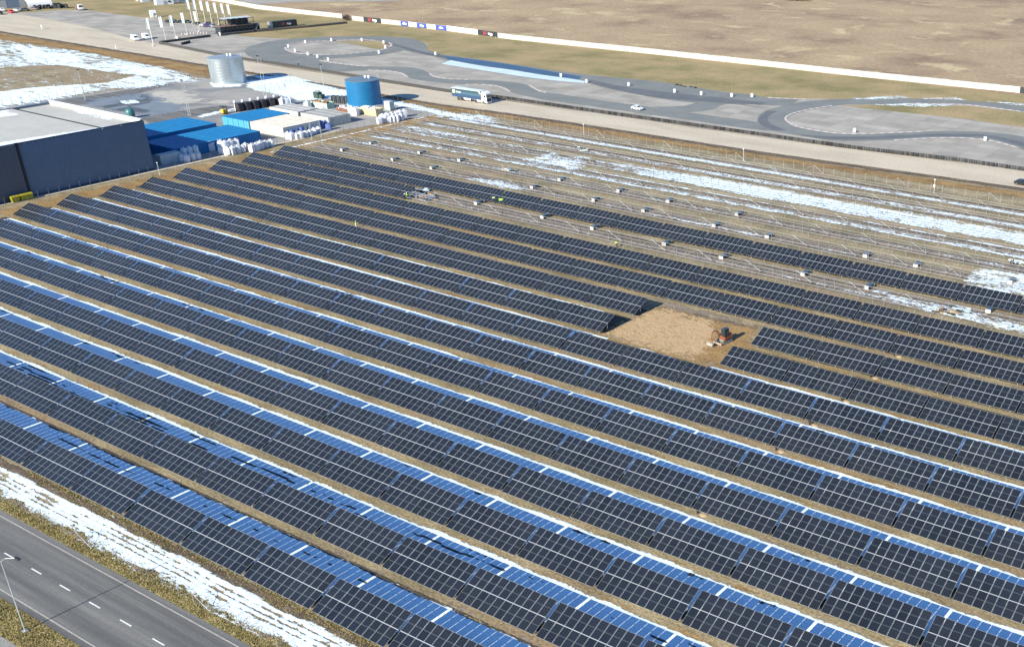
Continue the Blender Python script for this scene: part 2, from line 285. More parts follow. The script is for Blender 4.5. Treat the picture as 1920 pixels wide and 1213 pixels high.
# track ribbons
strip_sheet('track',[((595,116),(585,130)),((630,119.5),(630,135)),((660,122.5),(665,134)),((700,125.5),(695,132.5)),((740,126.5),(730,134)),((775,128),(750,138)),((795,133),(762,144)),((806,139),(775,149)),((820,145),(800,153)),((845,149.5),(840,157)),((880,151),(872,159.5)),((920,151.5),(905,159.5)),((960,155),(930,162)),((985,159),(948,168)),((1003,167),(965,176)),((1022,174),(1000,184)),((1060,179),(1050,192)),((1140,191),(1130,203)),((1230,203),(1220,216)),((1300,213),(1300,227)),((1400,227),(1400,242)),((1432,233),(1446,246))],.10,M_track)
ring_o=[(458,97),(463,91),(475,86),(500,79.5),(540,74.5),(600,70.5),(660,69),(715,69),(745,71.5),(765,75.5),(776,81),(778,86.5),(768,92),(750,97),(722,103),(690,106),(650,109),(610,112),(600,117),(590,131),(560,127.5),(520,121),(490,114.5),(466,106)]
ring_i=[(536,92),(540,86),(560,81),(600,78.5),(640,77),(680,76.3),(712,77.5),(728,81),(734,86),(732,88.5),(728,91),(715,94.8),(690,98.3),(675,100),(660,101.4),(640,102.8),(620,103.4),(605,103.6),(590,103.4),(575,102.6),(560,101.4),(550,99.6),(543,97.2),(538,94.6)]
strip_sheet('track',[(a,b) for a,b in zip(ring_o+ring_o[:1],ring_i+ring_i[:1])],.105,M_track,k=4)
strip_sheet('track',[((748,70),(760,96)),((775,74),(770,98)),((797,83),(785,100)),((803,94),(800,102)),((830,103),(820,109)),((870,108.5),(860,118)),((960,121),(950,135)),((1072,137.5),(1060,152)),((1150,146),(1110,157)),((1225,153),(1185,176)),((1290,163),(1285,192)),((1350,172.5),(1360,195)),((1410,179),(1400,196)),((1440,184),(1440,198)),((1500,186.5),(1478,200))],.11,M_track)
strip_sheet('track',[((1440,205),(1395,196)),((1365,196),(1322,190)),((1335,206),(1285,199)),((1285,212),(1222,201))],.095,M_track)
hair=[((2040,224),(2040,213)),((1920,210),(1920,200)),((1815,198),(1815,190.5)),((1715,196),(1715,186)),((1640,196),(1640,186)),((1590,197),(1570,187)),((1555,200),(1520,190)),((1520,205),(1475,198)),((1490,212.5),(1435,209)),((1473,221),(1421,221)),((1476,229),(1422,234)),((1497,239),(1440,244)),((1550,249),(1502,256)),((1595,252.5),(1565,264)),((1665,251),(1640,264.5)),((1740,247.5),(1740,260)),((1802,247),(1802,259)),((1865,250),(1850,263)),((1920,257.5),(1905,277)),((1990,276),(1970,300))]
strip_sheet('track',hair,.115,M_track)
strip_sheet('track_groove',[((1500,256-2.5),(1502,255.5)),((1560,257),(1560,262)),((1640,256.5),(1640,262)),((1740,252.5),(1740,257.5)),((1802,252),(1802,257)),((1865,256),(1860,261)),((1990,284),(1980,294))],.12,M_groove)
strip_sheet('track_groove',[((722,80),(722,83.5)),((752,86),(748,89.5)),((790,97),(784,100.5)),((830,105),(825,108.5)),((860,110),(855,115))],.12,M_groove)
strip_sheet('track_groove',[((1107,150),(1102,156)),((1172,164),(1160,171)),((1260,175),(1240,185)),((1350,184),(1340,193)),((1440,194),(1425,197))],.12,M_groove)
strip_sheet('track_groove',[((1458,209),(1437,210)),((1440,221),(1423,222)),((1446,233),(1426,234)),((1475,246),(1448,245))],.12,M_groove)
strip_sheet('wet_track',[((835,106),(838,112)),((870,110),(868,118)),((915,116),(912,125)),((960,122.5),(956,131)),((1010,131),(1004,139)),((1050,138),(1046,145)),((1090,144.5),(1085,150))],.125,M_wet)
strip_sheet('painted_band',[((845,114),(828,121)),((905,125),(893,131)),((960,132.5),(952,140.5)),((1020,142),(1012,149)),((1065,148),(1060,154)),((1098,153.5),(1095,157))],.13,M_wetband)
poly_sheet('infield',[at(*p) for p in [(1574,198.6),(1640,197.6),(1715,197.4),(1815,199.5),(1920,211.6),(2040,226),(2040,258),(1920,240),(1800,222.5),(1620,204)]],.09,M_infield)
poly_sheet('infield',[at(*p) for p in [(626,78.5),(680,77.2),(711,78.6),(727,82),(732,86),(726,90.3),(712,93),(690,90),(660,83)]],.09,M_infield)
poly_sheet('bare_ground',[at(*p) for p in [(455,1),(480,0),(600,-6),(760,4),(640,3),(560,4.5),(480,9.5),(430,8)]],.09,M_apron)
def dashes(name,px,w,z,per=3.0,mats=(M_kerb,M_kerb2),k=8):
    P=catmull([at(*p) for p in px],k); S=[0]
    for a,b in zip(P,P[1:]): S.append(S[-1]+float(np.hypot(*(b-a))))
    P=np.array(P); mb=MB(); n=max(1,int(S[-1]/(per/2)))
    pos=lambda s:np.array([np.interp(s,S,P[:,0]),np.interp(s,S,P[:,1])])
    for i in range(n):
        a,b=pos(i*per/2),pos((i+1)*per/2); d=b-a; d=d/max(np.hypot(*d),1e-6); q=np.array([-d[1],d[0]])*w/2
        mb.add([(*(a-q),z-.05),(*(b-q),z-.05),(*(b+q),z-.05),(*(a+q),z-.05),(*(a-q),z),(*(b-q),z),(*(b+q),z),(*(a+q),z)],[(4,5,6,7),(0,1,5,4),(2,3,7,6),(1,2,6,5),(3,0,4,7)],i%2)
    return kind(mb.build(name,list(mats)))
for px in ([(535,90),(537,94),(545,98),(560,101.5),(590,103.5),(620,103.5),(660,101.5),(690,98.5),(715,95),(728,91),(734,87),(732,83),(727,80.5)],[(540,85),(560,80.5),(600,78.2),(640,76.7),(680,76),(710,77.2)],[(600,115),(625,119),(650,122),(680,125),(700,125.3)],[(690,132.7),(720,133.4),(745,136.7),(757,140.5),(765,146.5)],[(806,139.5),(814,144.6),(830,148),(850,149.5),(880,150.2)],[(872,159.9),(900,159.5),(925,161.3),(945,166.5),(957,174)],[(993,161),(1005,168.5),(1015,173),(1030,175.5)],[(1560,199.5),(1520,206),(1490,213),(1474,221),(1477,229),(1497,239),(1550,248.7),(1595,252),(1660,250.7),(1740,247.2)],[(1677,264),(1740,260.4),(1800,259.6),(1850,263.5),(1880,270),(1915,280)],[(1440,184.3),(1480,186),(1520,187.4)],[(1700,195.8),(1800,196.8),(1860,203),(1920,211)]):
    dashes('kerb',px,.9,.2)
# ------------------------------------------------------------------ the rows of solar tables
P=11.885; X0=-270.6; GAP=.34; HB=.75; TILT=.402; SL=4.6; CT,ST=math.cos(TILT),math.sin(TILT)
ROWY=[57.877,67.7797,77.8793,87.8915,97.8924,107.8687,117.8881,127.6205,137.2612,147.0828,157.1416,167.2447,177.0476,186.7698]
ROWX=[.55,.5,.5,.45,.1,0,0,.1,0,0,.1,.15,.1,.4]
PW=(P-GAP)/10
pm=MB(); w,h,b=PW/2-.024,1.139,.026
pm.add([(-w,-h,0),(w,-h,0),(w,h,0),(-w,h,0),(-w+b,-h+b,0),(w-b,-h+b,0),(w-b,h-b,0),(-w+b,h-b,0),(-w,-h,-.035),(w,-h,-.035),(w,h,-.035),(-w,h,-.035)],[(0,1,5,4),(1,2,6,5),(2,3,7,6),(3,0,4,7),(1,0,8,9),(2,1,9,10),(3,2,10,11),(0,3,11,8),(8,11,10,9)],0)
pm.add([(-w+b,-h+b,-.004),(w-b,-h+b,-.004),(w-b,h-b,-.004),(-w+b,h-b,-.004)],[(0,1,2,3)],1)
PANEL=pm.mesh('solar_panel',[M_alu,M_cells])
def slope(s,dz=0): return (s*CT-dz*ST,HB+s*ST+dz*CT)
POSTX=(1.1,4.3,7.5,10.7)
def frame_mb(full):
    f=MB(); xa,xb=(GAP/2,P-GAP/2) if full else (.05,P-.05)
    for s in (.55,1.75,2.85,4.05) if full else (.75,1.7,2.8,3.75):
        y,z=slope(s,-.085 if full else 0); e_=.03 if full else .022; f.box(xa,xb,y-e_,y+e_,z-.035,z+.035)
    for x in POSTX:
        a,bb=slope(.35,-.17 if full else -.09),slope(4.2,-.17 if full else -.09); f.tube([(x,a[0],a[1]),(x,bb[0],bb[1])],.045 if full else .022,4)
        if full:
            y,z=slope(3.5,-.17); f.box(x-.05,x+.05,y-.04,y+.04,-.3,z)
    if full:
        y,z=slope(2.30,-.012); y2,z2=slope(2.30,-.03)
        a0,a1=slope(2.262,-.010),slope(2.338,-.010)
        f.add([(xa,a0[0],a0[1]),(xb,a0[0],a0[1]),(xb,a1[0],a1[1]),(xa,a1[0],a1[1])],[(0,1,2,3)],1)
    return f
FRAME=frame_mb(True).mesh('support_frame',[M_galv,M_rail]); RFRAME=frame_mb(False).mesh('rack_frame',[M_rack])
lg=MB(); y,z=slope(.95,-.17); lg.box(-.05,.05,-.04,.04,-.3,z); FLEG=lg.mesh('leg',M_rack); FY=y
rl=MB(); y,z=slope(3.75,.03); rl.box(-.038,.038,-.03,.03,-.3,z+.12); RLEG=rl.mesh('leg',M_rack); RY=y; RZ=z
fl=MB(); y,z=slope(.75,.03); fl.box(-.035,.035,-.03,.03,-.3,z+.05); RFLEG=fl.mesh('leg',M_rack); RFY=y
br=MB(); br.tube([(POSTX[1],RY-.07,RZ),(POSTX[2]+.5,RY-.1,.45)],.04,5); br.tube([(POSTX[1],RY-.07,RZ),(POSTX[0]+.6,RY-.1,.8)],.018,4); BRACE=br.mesh('brace',M_brace)
def make_table(x,y,label,cols=range(10),grp='tables of solar panels in long rows'):
    t=thing('solar_table',label,'solar table',(x,y,rng.uniform(-.04,.04)),0,grp); t.rotation_euler=(rng.normal(0,.004),rng.normal(0,.0025),rng.normal(0,.0015))
    link('support_frame',FRAME,t)
    for px in POSTX: link('leg',FLEG,t,(px,FY,0))
    for i in cols:
        for j in (0,1):
            s=1.139+.001+j*2.32; yy,zz=slope(s); o=link('solar_panel',PANEL,t,(GAP/2+(i+.5)*PW,yy,zz)); o.rotation_euler=(TILT,0,0)
    return t
def make_rack(x,y,label):
    t=thing('mounting_rack',label,'mounting rack',(x,y,0),0,'bare racks awaiting their panels')
    link('rack_frame',RFRAME,t); link('brace',BRACE,t)
    for px in POSTX: link('leg',RLEG,t,(px,RY,0)); link('leg',RFLEG,t,(px,RFY,0))
    return t
def seen(x,y): return any(inframe(x+dx,y+dy,z,110) for dx in (0,3,6,9,P) for dy,z in ((0,.6),(CT*SL,2.6)))
RN=['row beside the road']+['%s row from the road'%o for o in ORD[1:14]]; RN[13]='rearmost panel row'
for r in range(14):
    n=0
    for k in range(0,24):
        off=0
        if r in (8,9):
            if k<13: off=1.5
            elif k in (13,14): continue
            else: off=.2*P
        x=X0+ROWX[r]+k*P+off; y=ROWY[r]
        if r==12 and k>=5: break
        if not seen(x,y): continue
        n+=1
        where='left end table of the %s'%RN[r] if (k==0) else '%s in the %s'%(ORD[n-1],RN[r])
        if r in (8,9) and k==12: where='at the left edge of the sand pit, %s'%RN[r]
        if r in (8,9) and k==15: where='right beside the excavator pit, %s'%RN[r]
        make_table(x,y,'dark solar table, counting from left the '+where if 'edge' not in where and 'beside the e' not in where and 'end' not in where else 'dark solar table, '+where)
t=make_table(X0+.1+5*P,ROWY[12],'half fitted solar table with panels only at its left end, workers beside it',range(3))
RR=[ROWY[12]]+[ROWY[13]+(i+1)*9.87 for i in range(6)]
RRN=['row before the rearmost panels']+['%s row behind all panels'%o for o in ORD[:6]]
for q,y in enumerate(RR):
    n=0
    for k in range(0,24):
        if q==0 and k<6: continue
        x=X0+.3+k*P
        if not seen(x,y): continue
        n+=1; make_rack(x,y,'bare steel rack, %s from left in the %s'%(ORD[n-1],RRN[q]))
# ------------------------------------------------------------------ snow, soil and sand between the rows
for r in range(0,9):
    xa=max(X0,-205-22*r); xb=-20 if r>1 else -50
    y0,y1=ROWY[r]+1.9,ROWY[r]+10.6
    tip=[9.0,9.45,9.5,9.5,9.45,9.42,9.45,9.45,9.4][r]; lo=[2.9,2.9,2.9,3,3.1,3.2,3.3,3.5,3.5][r]
    def amt(X,Y,r=r,tip=tip,lo=lo):
        v=Y-ROWY[r]+ (vnoise(X,Y*0,.25,r)-.5)*.35
        A=.5+.9*np.clip((tip-v)/.5,-1.2,1)*np.where(v>6,1,0)+.9*np.where(v>6,0,np.clip((v-lo)/.8,-1.2,1)); A=A-.30*np.clip(1-np.abs(v-tip+.75)/.35,0,1)*np.clip((vnoise(X,Y,.3,r+31)-.35)*3,0,1.6)
        base=1.0 if r<6 else .88 if r<8 else .74
        A=np.minimum(A,base+.35*vnoise(X,Y,.06,r+9))
        if r==0: A=np.where(np.abs(v-7.55)<.2,A-.62+.5*vnoise(X,Y*0,.5,4)*vnoise(X,Y,2.2,6)*1.6,A); A=np.where(np.abs(v-8.85)<.22,A-.30*vnoise(X,Y,1.2,3),A)
        if r==1:
            for c in (5.9,6.9,7.6,8.6): A=np.where(np.abs(v-c)<.22,A-.58*vnoise(X,Y,.12,c)*(.5+vnoise(X,Y,.9,c+2)),A)
            A=np.where((X<-112)&(v<8.8),A-.30*vnoise(X,Y,.5,5),A)
        if r>=2: A=A-.80*np.clip((vnoise(X*.7,Y*1.5,.33,r+40)*.6+vnoise(X,Y,1.3,r+41)*.4-.56)*4,0,1)*np.clip(1.3-np.abs(v-tip+.7)/.42,0,1)*np.clip(vnoise(X,Y*0,.022,r+5)*3-.8,0,1)
        if r in (7,8): A=A-(.16 if r==7 else .32)*(X>-175+12*(8-r))*np.clip((vnoise(X,Y,.05,r+60)-.55)*5,0,1)
        if r in (7,8): A=np.where(X>-121+ (2 if r==7 else 0),A*.1 if r==8 else np.where((v<8.9)&(X<-91),A*.1,A),A)
        if r==8: A=np.where(X>-121,A*.1,A)
        if r==7: A=np.where((X>-113)&(X<-91)&(v>9),A*.2,A)
        
        return A
    amt_sheet('snow',arange2(xa,xb,.6),arange2(y0,y1,.22),amt,.03,M_snow)
for r in range(14):
    y0=ROWY[r]; xe=-25 if r<12 else -40
    amt_sheet('soil',arange2(X0-2,(-208 if r==12 else xe),1.0),arange2(y0+1.0,y0+(9.4 if r<9 else 4.6),.3),lambda X,Y,r=r,y0=y0:1.1-1.2*np.clip(np.abs(Y-y0-(5.2 if r<9 else 2.9))/(3.7 if r<9 else 1.5)-.8,0,1)-.1*vnoise(X,Y,.1,r)-2*((X>-114.5)&(X<-89.5)&((r in (8,9))|((r==7)&(Y-y0>4.4)))),.010,M_shade_soil)  # near-black sheet: bare wet soil with the shade beneath the tables painted in
    if r==13: continue
    amt_sheet('soil',arange2(X0-2,-25 if r<12 else -40,1.0),arange2(y0+4.0,y0+10.2,.5),lambda X,Y,r=r,y0=y0:(.26 if r<5 else .42)+.30*vnoise(X,Y,.04,r+20)-.25*np.clip(np.abs(Y-y0-8.4)/1.6-.4,0,1),.012,M_brown if r%3 else M_grey)
# rack zone: bare wet soil lines and snow lines under each rack row
for q,y in enumerate(RR):
    xa,xb=(-208 if q==0 else -272),-55
    amt_sheet('soil',arange2(xa,xb,1.0),arange2(y+1.4,y+9.5,.4),lambda X,Y,q=q,y=y:.98-.6*np.clip(np.abs(Y-y-5.6)/2.6-.35,0,1)-.3*vnoise(X,Y,.05,q+70),.014,M_grey)
    amt_sheet('soil',arange2(xa,xb,1.0),arange2(y+5.6,y+9,.3),lambda X,Y,q=q,y=y:.86-.6*np.clip(np.abs(Y-y-7.1)/.9-.4,0,1)-.35*vnoise(X,Y,.06,q+75),.018,M_soil)
SN={0:(4.5,.9,.36),1:(5,1.2,.34),2:(6.0,.8,.46),3:(3.8,1.5,.52),4:(6.2,4.9,.48),5:(5.2,1.9,.48),6:(4.6,1.2,.70)}
for q,y in enumerate(RR):
    c,wd,bs=SN[q]
    def amt(X,Y,q=q,y=y,c=c,wd=wd,bs=bs):
        v=Y-y; e=np.clip(1.25-np.abs(v-c)/(wd*.5),-1,1)
        A=bs+.25*(vnoise(X,Y,.035,q+80)-.4)+.5*(np.minimum(e,.25)-.25)
        if q==3: 
            A=np.maximum(A,.50-.5*np.clip(np.abs(v-8.2)/.8-.3,0,1)+.2*(vnoise(X,Y,.05,3)-.5))
        if q==4: A=A+np.clip((X+185)/40,0,1)*.30-.12*np.clip(1-np.abs(v-5.2)/.35,0,1)-.12*np.clip(1-np.abs(v-7.4)/.3,0,1)-np.clip((-165-X)/25,0,1)*np.clip(1.3-np.abs(v-5.6)/1.3,0,1)*.35
        if q in (0,1): A=A-.10+.2*np.clip((vnoise(X,Y,.03,q+30)-.55)*4,0,1)
        if q==2: A=np.where(X>-190,A-.14,A)
        if q==5: A=np.where(X<-160,A-.06,A)
        A=np.where(X<-268,A*.6,A); return A
    amt_sheet('snow',arange2(-208 if q==0 else -273,-55,.9),arange2(y+1.5,y+11.5,.35),amt,.05,M_snow)
poly_amt('snow',[(1835,505),(1930,515),(1930,556),(1868,548),(1810,528)],.62,2,.055,M_snow,.6)
poly_amt('snow',[(1640,545),(1720,566),(1840,590),(1930,615),(1930,628),(1800,598),(1640,558)],.56,1.5,.055,M_snow,.6)
poly_amt('snow',[(985,300),(1030,290),(1100,305),(1085,318),(1030,312)],.62,2.5,.055,M_snow,.8)
poly_amt('snow',[(880,335),(935,340),(985,352),(960,356),(905,345)],.60,2,.055,M_snow,.8)
# end strip by the warehouse fence
amt_sheet('soil',arange2(-280,-268,.6),arange2(118,262,.8),lambda X,Y:.80-.45*np.clip(np.abs(X+274.5)/4-.4,0,1)-.2*vnoise(X,Y,.08,4),.016,M_brown)
amt_sheet('snow',arange2(-279,-272,.4),arange2(190,258,.6),lambda X,Y:.56-.5*np.clip(np.abs(X+275.6)/.8-.3,0,1)+.15*(vnoise(X,Y,.05,2)-.5),.05,M_snow)
# sand pit
PIT=[(1132,627),(1165,605),(1236,577),(1300,588),(1425,612),(1405,650),(1352,690),(1250,660)]
poly_amt('sand',[(1132,627),(1165,607),(1228,580),(1270,586),(1330,603),(1345,625),(1335,650),(1300,672),(1230,655)],.95,2.2,.05,M_sand,.5,kd='structure')
poly_amt('soil',PIT,.80,2,.035,M_brown,.6,kd='structure')
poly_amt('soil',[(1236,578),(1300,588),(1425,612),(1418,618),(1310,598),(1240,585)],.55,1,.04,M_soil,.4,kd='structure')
poly_amt('soil',[(1355,675),(1330,660),(1360,648),(1400,640),(1410,655),(1352,690)],.60,1.5,.045,M_brown,.5,kd='structure')
# snow verge along the road and the dark kerb of soil under the first row
def verge(X,Y):
    A=1.0-.36*vnoise(X,Y,.25,11); 
    for c in (54.6,55.3,56.0): A=A-.55*np.clip(1-np.abs(Y-c-.4*(vnoise(X,Y*0,.08,5)-.5))/.22,0,1)
    A=A-.5*np.clip((53.6+1.0*(vnoise(X,Y*0,.35,3)-.5)-Y)/.7,0,1)
    e=56.9+.6*(vnoise(X,Y*0,.3,8)-.5)-Y; return np.where(e<0,A-.7,A)
amt_sheet('snow',arange2(-200,-70,.4),arange2(52.4,57.8,.18),verge,.05,M_snow)
amt_sheet('soil',arange2(-200,-70,.5),arange2(56.2,58.6,.2),lambda X,Y:.95-.6*np.clip(np.abs(Y-57.35)/.55-.5,0,1)-.2*vnoise(X,Y,.4,1),.03,M_soil)
amt_sheet('soil',arange2(-200,-70,.5),arange2(52.0,54.6,.2),lambda X,Y:.7-.6*np.clip(np.abs(Y-53.3)/.9-.5,0,1)-.2*vnoise(X,Y,.4,1),.04,M_grey)
# verge below the gravel road: dark edge, ochre grass, snow further left
amt_sheet('soil',arange2(-640,-40,1.5),arange2(262,276,.5),lambda X,Y:.98-.9*np.clip(np.abs(Y-np.interp(X,[-576,-489,-414,-339,-290,-256,-204,-159,-102,-60],[268,267.6,266.6,266,263.2,266.5,267.2,267.7,271.5,274]))/1.5-.3,0,1)-.15*vnoise(X,Y,.1,1),.09,M_soil)
amt_sheet('soil',arange2(-330,-40,1.5),arange2(256,273,.6),lambda X,Y:.9-.9*np.clip(np.abs(Y-np.interp(X,[-330,-256,-204,-159,-102,-60],[262,263,263.6,263.8,266.5,269]))/3.2-.3,0,1)-.2*vnoise(X,Y,.06,1),.075,M_brown)
amt_sheet('soil',arange2(-300,-60,1.2),arange2(250.5,255.5,.5),lambda X,Y:.75-.8*np.clip(np.abs(Y-253)/1.4-.4,0,1)-.2*vnoise(X,Y,.06,6),.02,M_soil)
# snow field left of the yard, its bare grassy oval
def leftfield(X,Y,A):
    A=A-.42*vnoise(X*.35+Y*.3,Y,.16,12)-.30*vnoise(X*.5,Y,.45,13)+.14-.25*np.clip((Y-250)/12,0,1)
    cx_,cy_=at(75,150); u=(X-cx_)/26; v=(Y-cy_)/34
    gx=[at(-80,152),at(0,128),at(110,122),at(180,132),at(255,142),at(200,156),at(60,165),at(-60,180)]
    PP=np.array(gx); ins=np.zeros(X.shape,bool)
    for i in range(len(PP)):
        a,b=PP[i],PP[(i+1)%len(PP)]; c=((a[1]>Y)!=(b[1]>Y)); xx=a[0]+(Y-a[1])*(b[0]-a[0])/(b[1]-a[1]); ins^=c&(X<xx)
    return np.where(ins,A*.35,A)
poly_amt('snow',[(-120,60),(0,70),(80,82),(200,100),(300,122),(395,146),(395,150),(200,172),(0,203),(-120,222)],.86,5,.05,M_snow,1.0,mod=leftfield)
poly_amt('snow',[(455,143),(540,143),(640,168),(750,192),(832,210),(860,214),(900,222),(870,226),(828,217),(700,188),(640,180),(520,152)],1.05,2.5,.09,M_snow,.8)
poly_amt('snow',[(458,152),(520,147),(560,158),(650,178),(640,184),(560,190),(520,178),(470,168)],.92,2,.1,M_snow,.8)
poly_amt('snow',[(395,158),(460,156),(452,163),(400,165)],.9,1.2,.11,M_snow,.6)
poly_amt('snow',[(830,212),(905,216),(940,232),(880,228)],.55,3,.06,M_snow,.8)
for px in ([(1600,186),(1680,181),(1705,184),(1640,187)],[(1735,186),(1790,184),(1810,188)],[(1850,191),(1925,196),(1925,200)],[(1640,197),(1720,195),(1800,198),(1720,201)]): poly_amt('snow',px,.62,2,.13,M_snow,1.2)
# yard
yard=[at(-60,212),at(0,202),at(200,172),at(392,148),at(455,146),at(560,158),at(660,182),at(760,200),at(828,214)]+[(-282.2,219),(-282.2,177),(-284,100)]
poly_sheet('yard',yard,.045,M_yard)
poly_sheet('yard_kerb',[(-284.2,90),(-282.9,90),(-281.6,219),(-282.9,219)],.05,M_gravel)
M_dry=ramp_mat('M_dry',[(.3,L(.38,.36,.31)),(.6,L(.46,.435,.38))],.3,6,sc2=1,amp2=.08,alpha=True)
M_damp=ramp_mat('M_damp',[(.3,L(.165,.19,.215)),(.6,L(.205,.23,.25))],.15,6,rough=.5,sc2=1,amp2=.06,alpha=True)
for px in ([(290,172),(345,170),(380,178),(350,182),(400,186),(360,194),(325,196),(300,191),(310,186),(280,181)],[(395,188),(440,190),(420,196),(390,194)]): poly_amt('dry_patch',px,.86,2.5,.055,M_dry,.8,kd='structure')
poly_amt('damp_patch',[(150,190),(250,176),(320,176),(345,196),(340,208),(290,218),(262,216),(200,206)],.95,4,.05,M_damp,1.0,kd='structure')
poly_amt('soil',[(-60,60),(0,64),(200,95),(395,128),(395,147),(300,126),(200,106),(80,86),(0,76),(-60,70)],.86,3,.04,M_brown,1.2)
for px in ([(60,198),(170,180),(300,160),(330,158),(290,168),(265,175),(180,193),(130,200)],[(262,222),(300,214),(415,198),(452,203),(422,211),(350,222),(285,234)]): poly_sheet('dark_lane',[at(*p) for p in px],.049,M_asph)
poly_amt('snow',[(372,218),(395,212),(440,203),(446,205),(400,216),(378,221)],.66,.8,.06,M_snow,.4)
poly_amt('snow',[(225,190),(255,188),(262,193),(235,196)],.7,.8,.065,M_snow,.4)
for px in ([(290,172),(345,170),(380,178),(350,182),(400,186),(360,194),(325,196),(300,191),(310,186),(280,181)],[(395,188),(440,190),(420,196),(390,194)]): poly_sheet('dry_patch',[at(*p) for p in px],.055,M_dry)
poly_sheet('damp_patch',[at(*p) for p in [(170,181),(265,176),(330,196),(340,205),(290,216),(262,214),(200,206),(150,195)]],.05,M_damp)
# ------------------------------------------------------------------ vehicles, people and small things (shared builders)
M_glass=mat('M_glass',L(.02,.03,.04),.1,0,.8,0)
PAINT={}
def paint(c,rough=.35):
    if c not in PAINT: PAINT[c]=mat('M_paint_%d'%len(PAINT),c,rough,0,.6,.06)
    return PAINT[c]
def wheels(root,xs,hw,r,wd=.22):
    for x in xs:
        for s in (-1,1):
            w=MB(); w.loft([[(x+rr*math.cos(2*math.pi*i/14),s*hw+yy*wd,r+rr*math.sin(2*math.pi*i/14)) for i in range(14)] for yy,rr in ((-.5,r*.9),(-.35,r),(.35,r),(.5,r*.9),(.5,r*.5),(.45,r*.45))]); w.build('wheel',M_rubber,root)
def make_car(label,loc,rz,col,van=False,grp=None,spoiler=False,cat='car'):
    t=thing('van' if van else 'car',label,cat,loc,rz,grp); p=paint(col); hw=.95 if van else .88
    if van: low=[(-2.6,.35),(-2.65,1.1),(2.5,1.1),(2.55,.75),(2.5,.35)]; cab=[(-2.63,1.1),(-2.55,2.25),(-2.3,2.4),(.7,2.4),(1.05,2.2),(1.75,1.35),(2.5,1.1)]; win=[(.75,1.45),(.75,2.05),(1.0,2.05),(1.5,1.45)]
    else: low=[(-2.1,.3),(-2.15,.75),(-2.0,.95),(1.0,.95),(2.05,.78),(2.15,.5),(2.1,.3)]; cab=[(-1.75,.95),(-1.3,1.42),(.1,1.46),(1.0,.95)]; win=[(-1.5,.98),(-1.2,1.36),(.08,1.39),(.8,.98)]
    def sec(poly,k): return [(x,k*1.0,z) for x,z in poly]
    b=MB(); b.loft([[(x,y,z) for x,z in low] for y in (-hw,-hw*.97,hw*.97,hw)]); 
    b.loft([[(x*(1 if abs(y)<hw*.8 else .985),y,z) for x,z in cab] for y in (-hw*.9,-hw*.78,hw*.78,hw*.9)]); b.build('body',p,t)
    for s in (-1,1):
        g=MB(); y=s*(hw*.9+.006); g.add([(x,y,z) for x,z in win],[tuple(range(len(win)))]); g.build('side_window',M_glass,t)
    i0,i1=(4,5) if van else (2,3); (xa,za),(xb,zb)=cab[i0],cab[i1]; o=.02
    g=MB(); g.add([(xa+o,-hw*.7,za-.05+o),(xb-.05+o,-hw*.78,zb+.05+o),(xb-.05+o,hw*.78,zb+.05+o),(xa+o,hw*.7,za-.05+o)],[(0,1,2,3)]); g.build('windscreen',M_glass,t)
    for s in (-1,1):
        hl=MB(); x=2.53 if van else 2.1; hl.box(x-.02,x+.04,s*hw*.7-.15,s*hw*.7+.15,.72 if van else .6,.9 if van else .74); hl.build('headlight',M_white,t)
    if spoiler:
        sp=MB(); sp.box(-2.25,-1.85,-.8,.8,1.32,1.37)
        for s in (-.5,.5): sp.box(-2.1,-2.0,s-.03,s+.03,.9,1.32)
        sp.build('spoiler',M_dark,t)
    wheels(t,(-1.7,1.6) if van else (-1.35,1.3),hw-.08,.36 if van else .32); return t
def text_mesh(s,size,m,depth=.02,bold=True):
    cu=bpy.data.curves.new('lettering','FONT'); cu.body=s; cu.size=size; cu.extrude=depth; cu.align_x='CENTER'; cu.align_y='CENTER'; cu.offset=size*.02 if bold else 0
    o=bpy.data.objects.new('lettering',cu); C.objects.link(o); bpy.context.view_layer.update()
    me=bpy.data.meshes.new_from_object(o.evaluated_get(bpy.context.evaluated_depsgraph_get())); bpy.data.objects.remove(o); me.materials.clear(); me.materials.append(m); return me
def lettering(s,size,m,parent,loc,rot,name='lettering'):
    o=link(name,text_mesh(s,size,m),parent,loc); o.rotation_euler=rot; return o
M_skin=mat('M_skin',L(.5,.3,.2),.6,var=0); M_lime=mat('M_lime',L(.42,.80,.05),.7,var=.1); M_navy=mat('M_navy',L(.03,.045,.09),.8,var=.1); M_black=mat('M_black',L(.015,.015,.017),.8,var=.1)
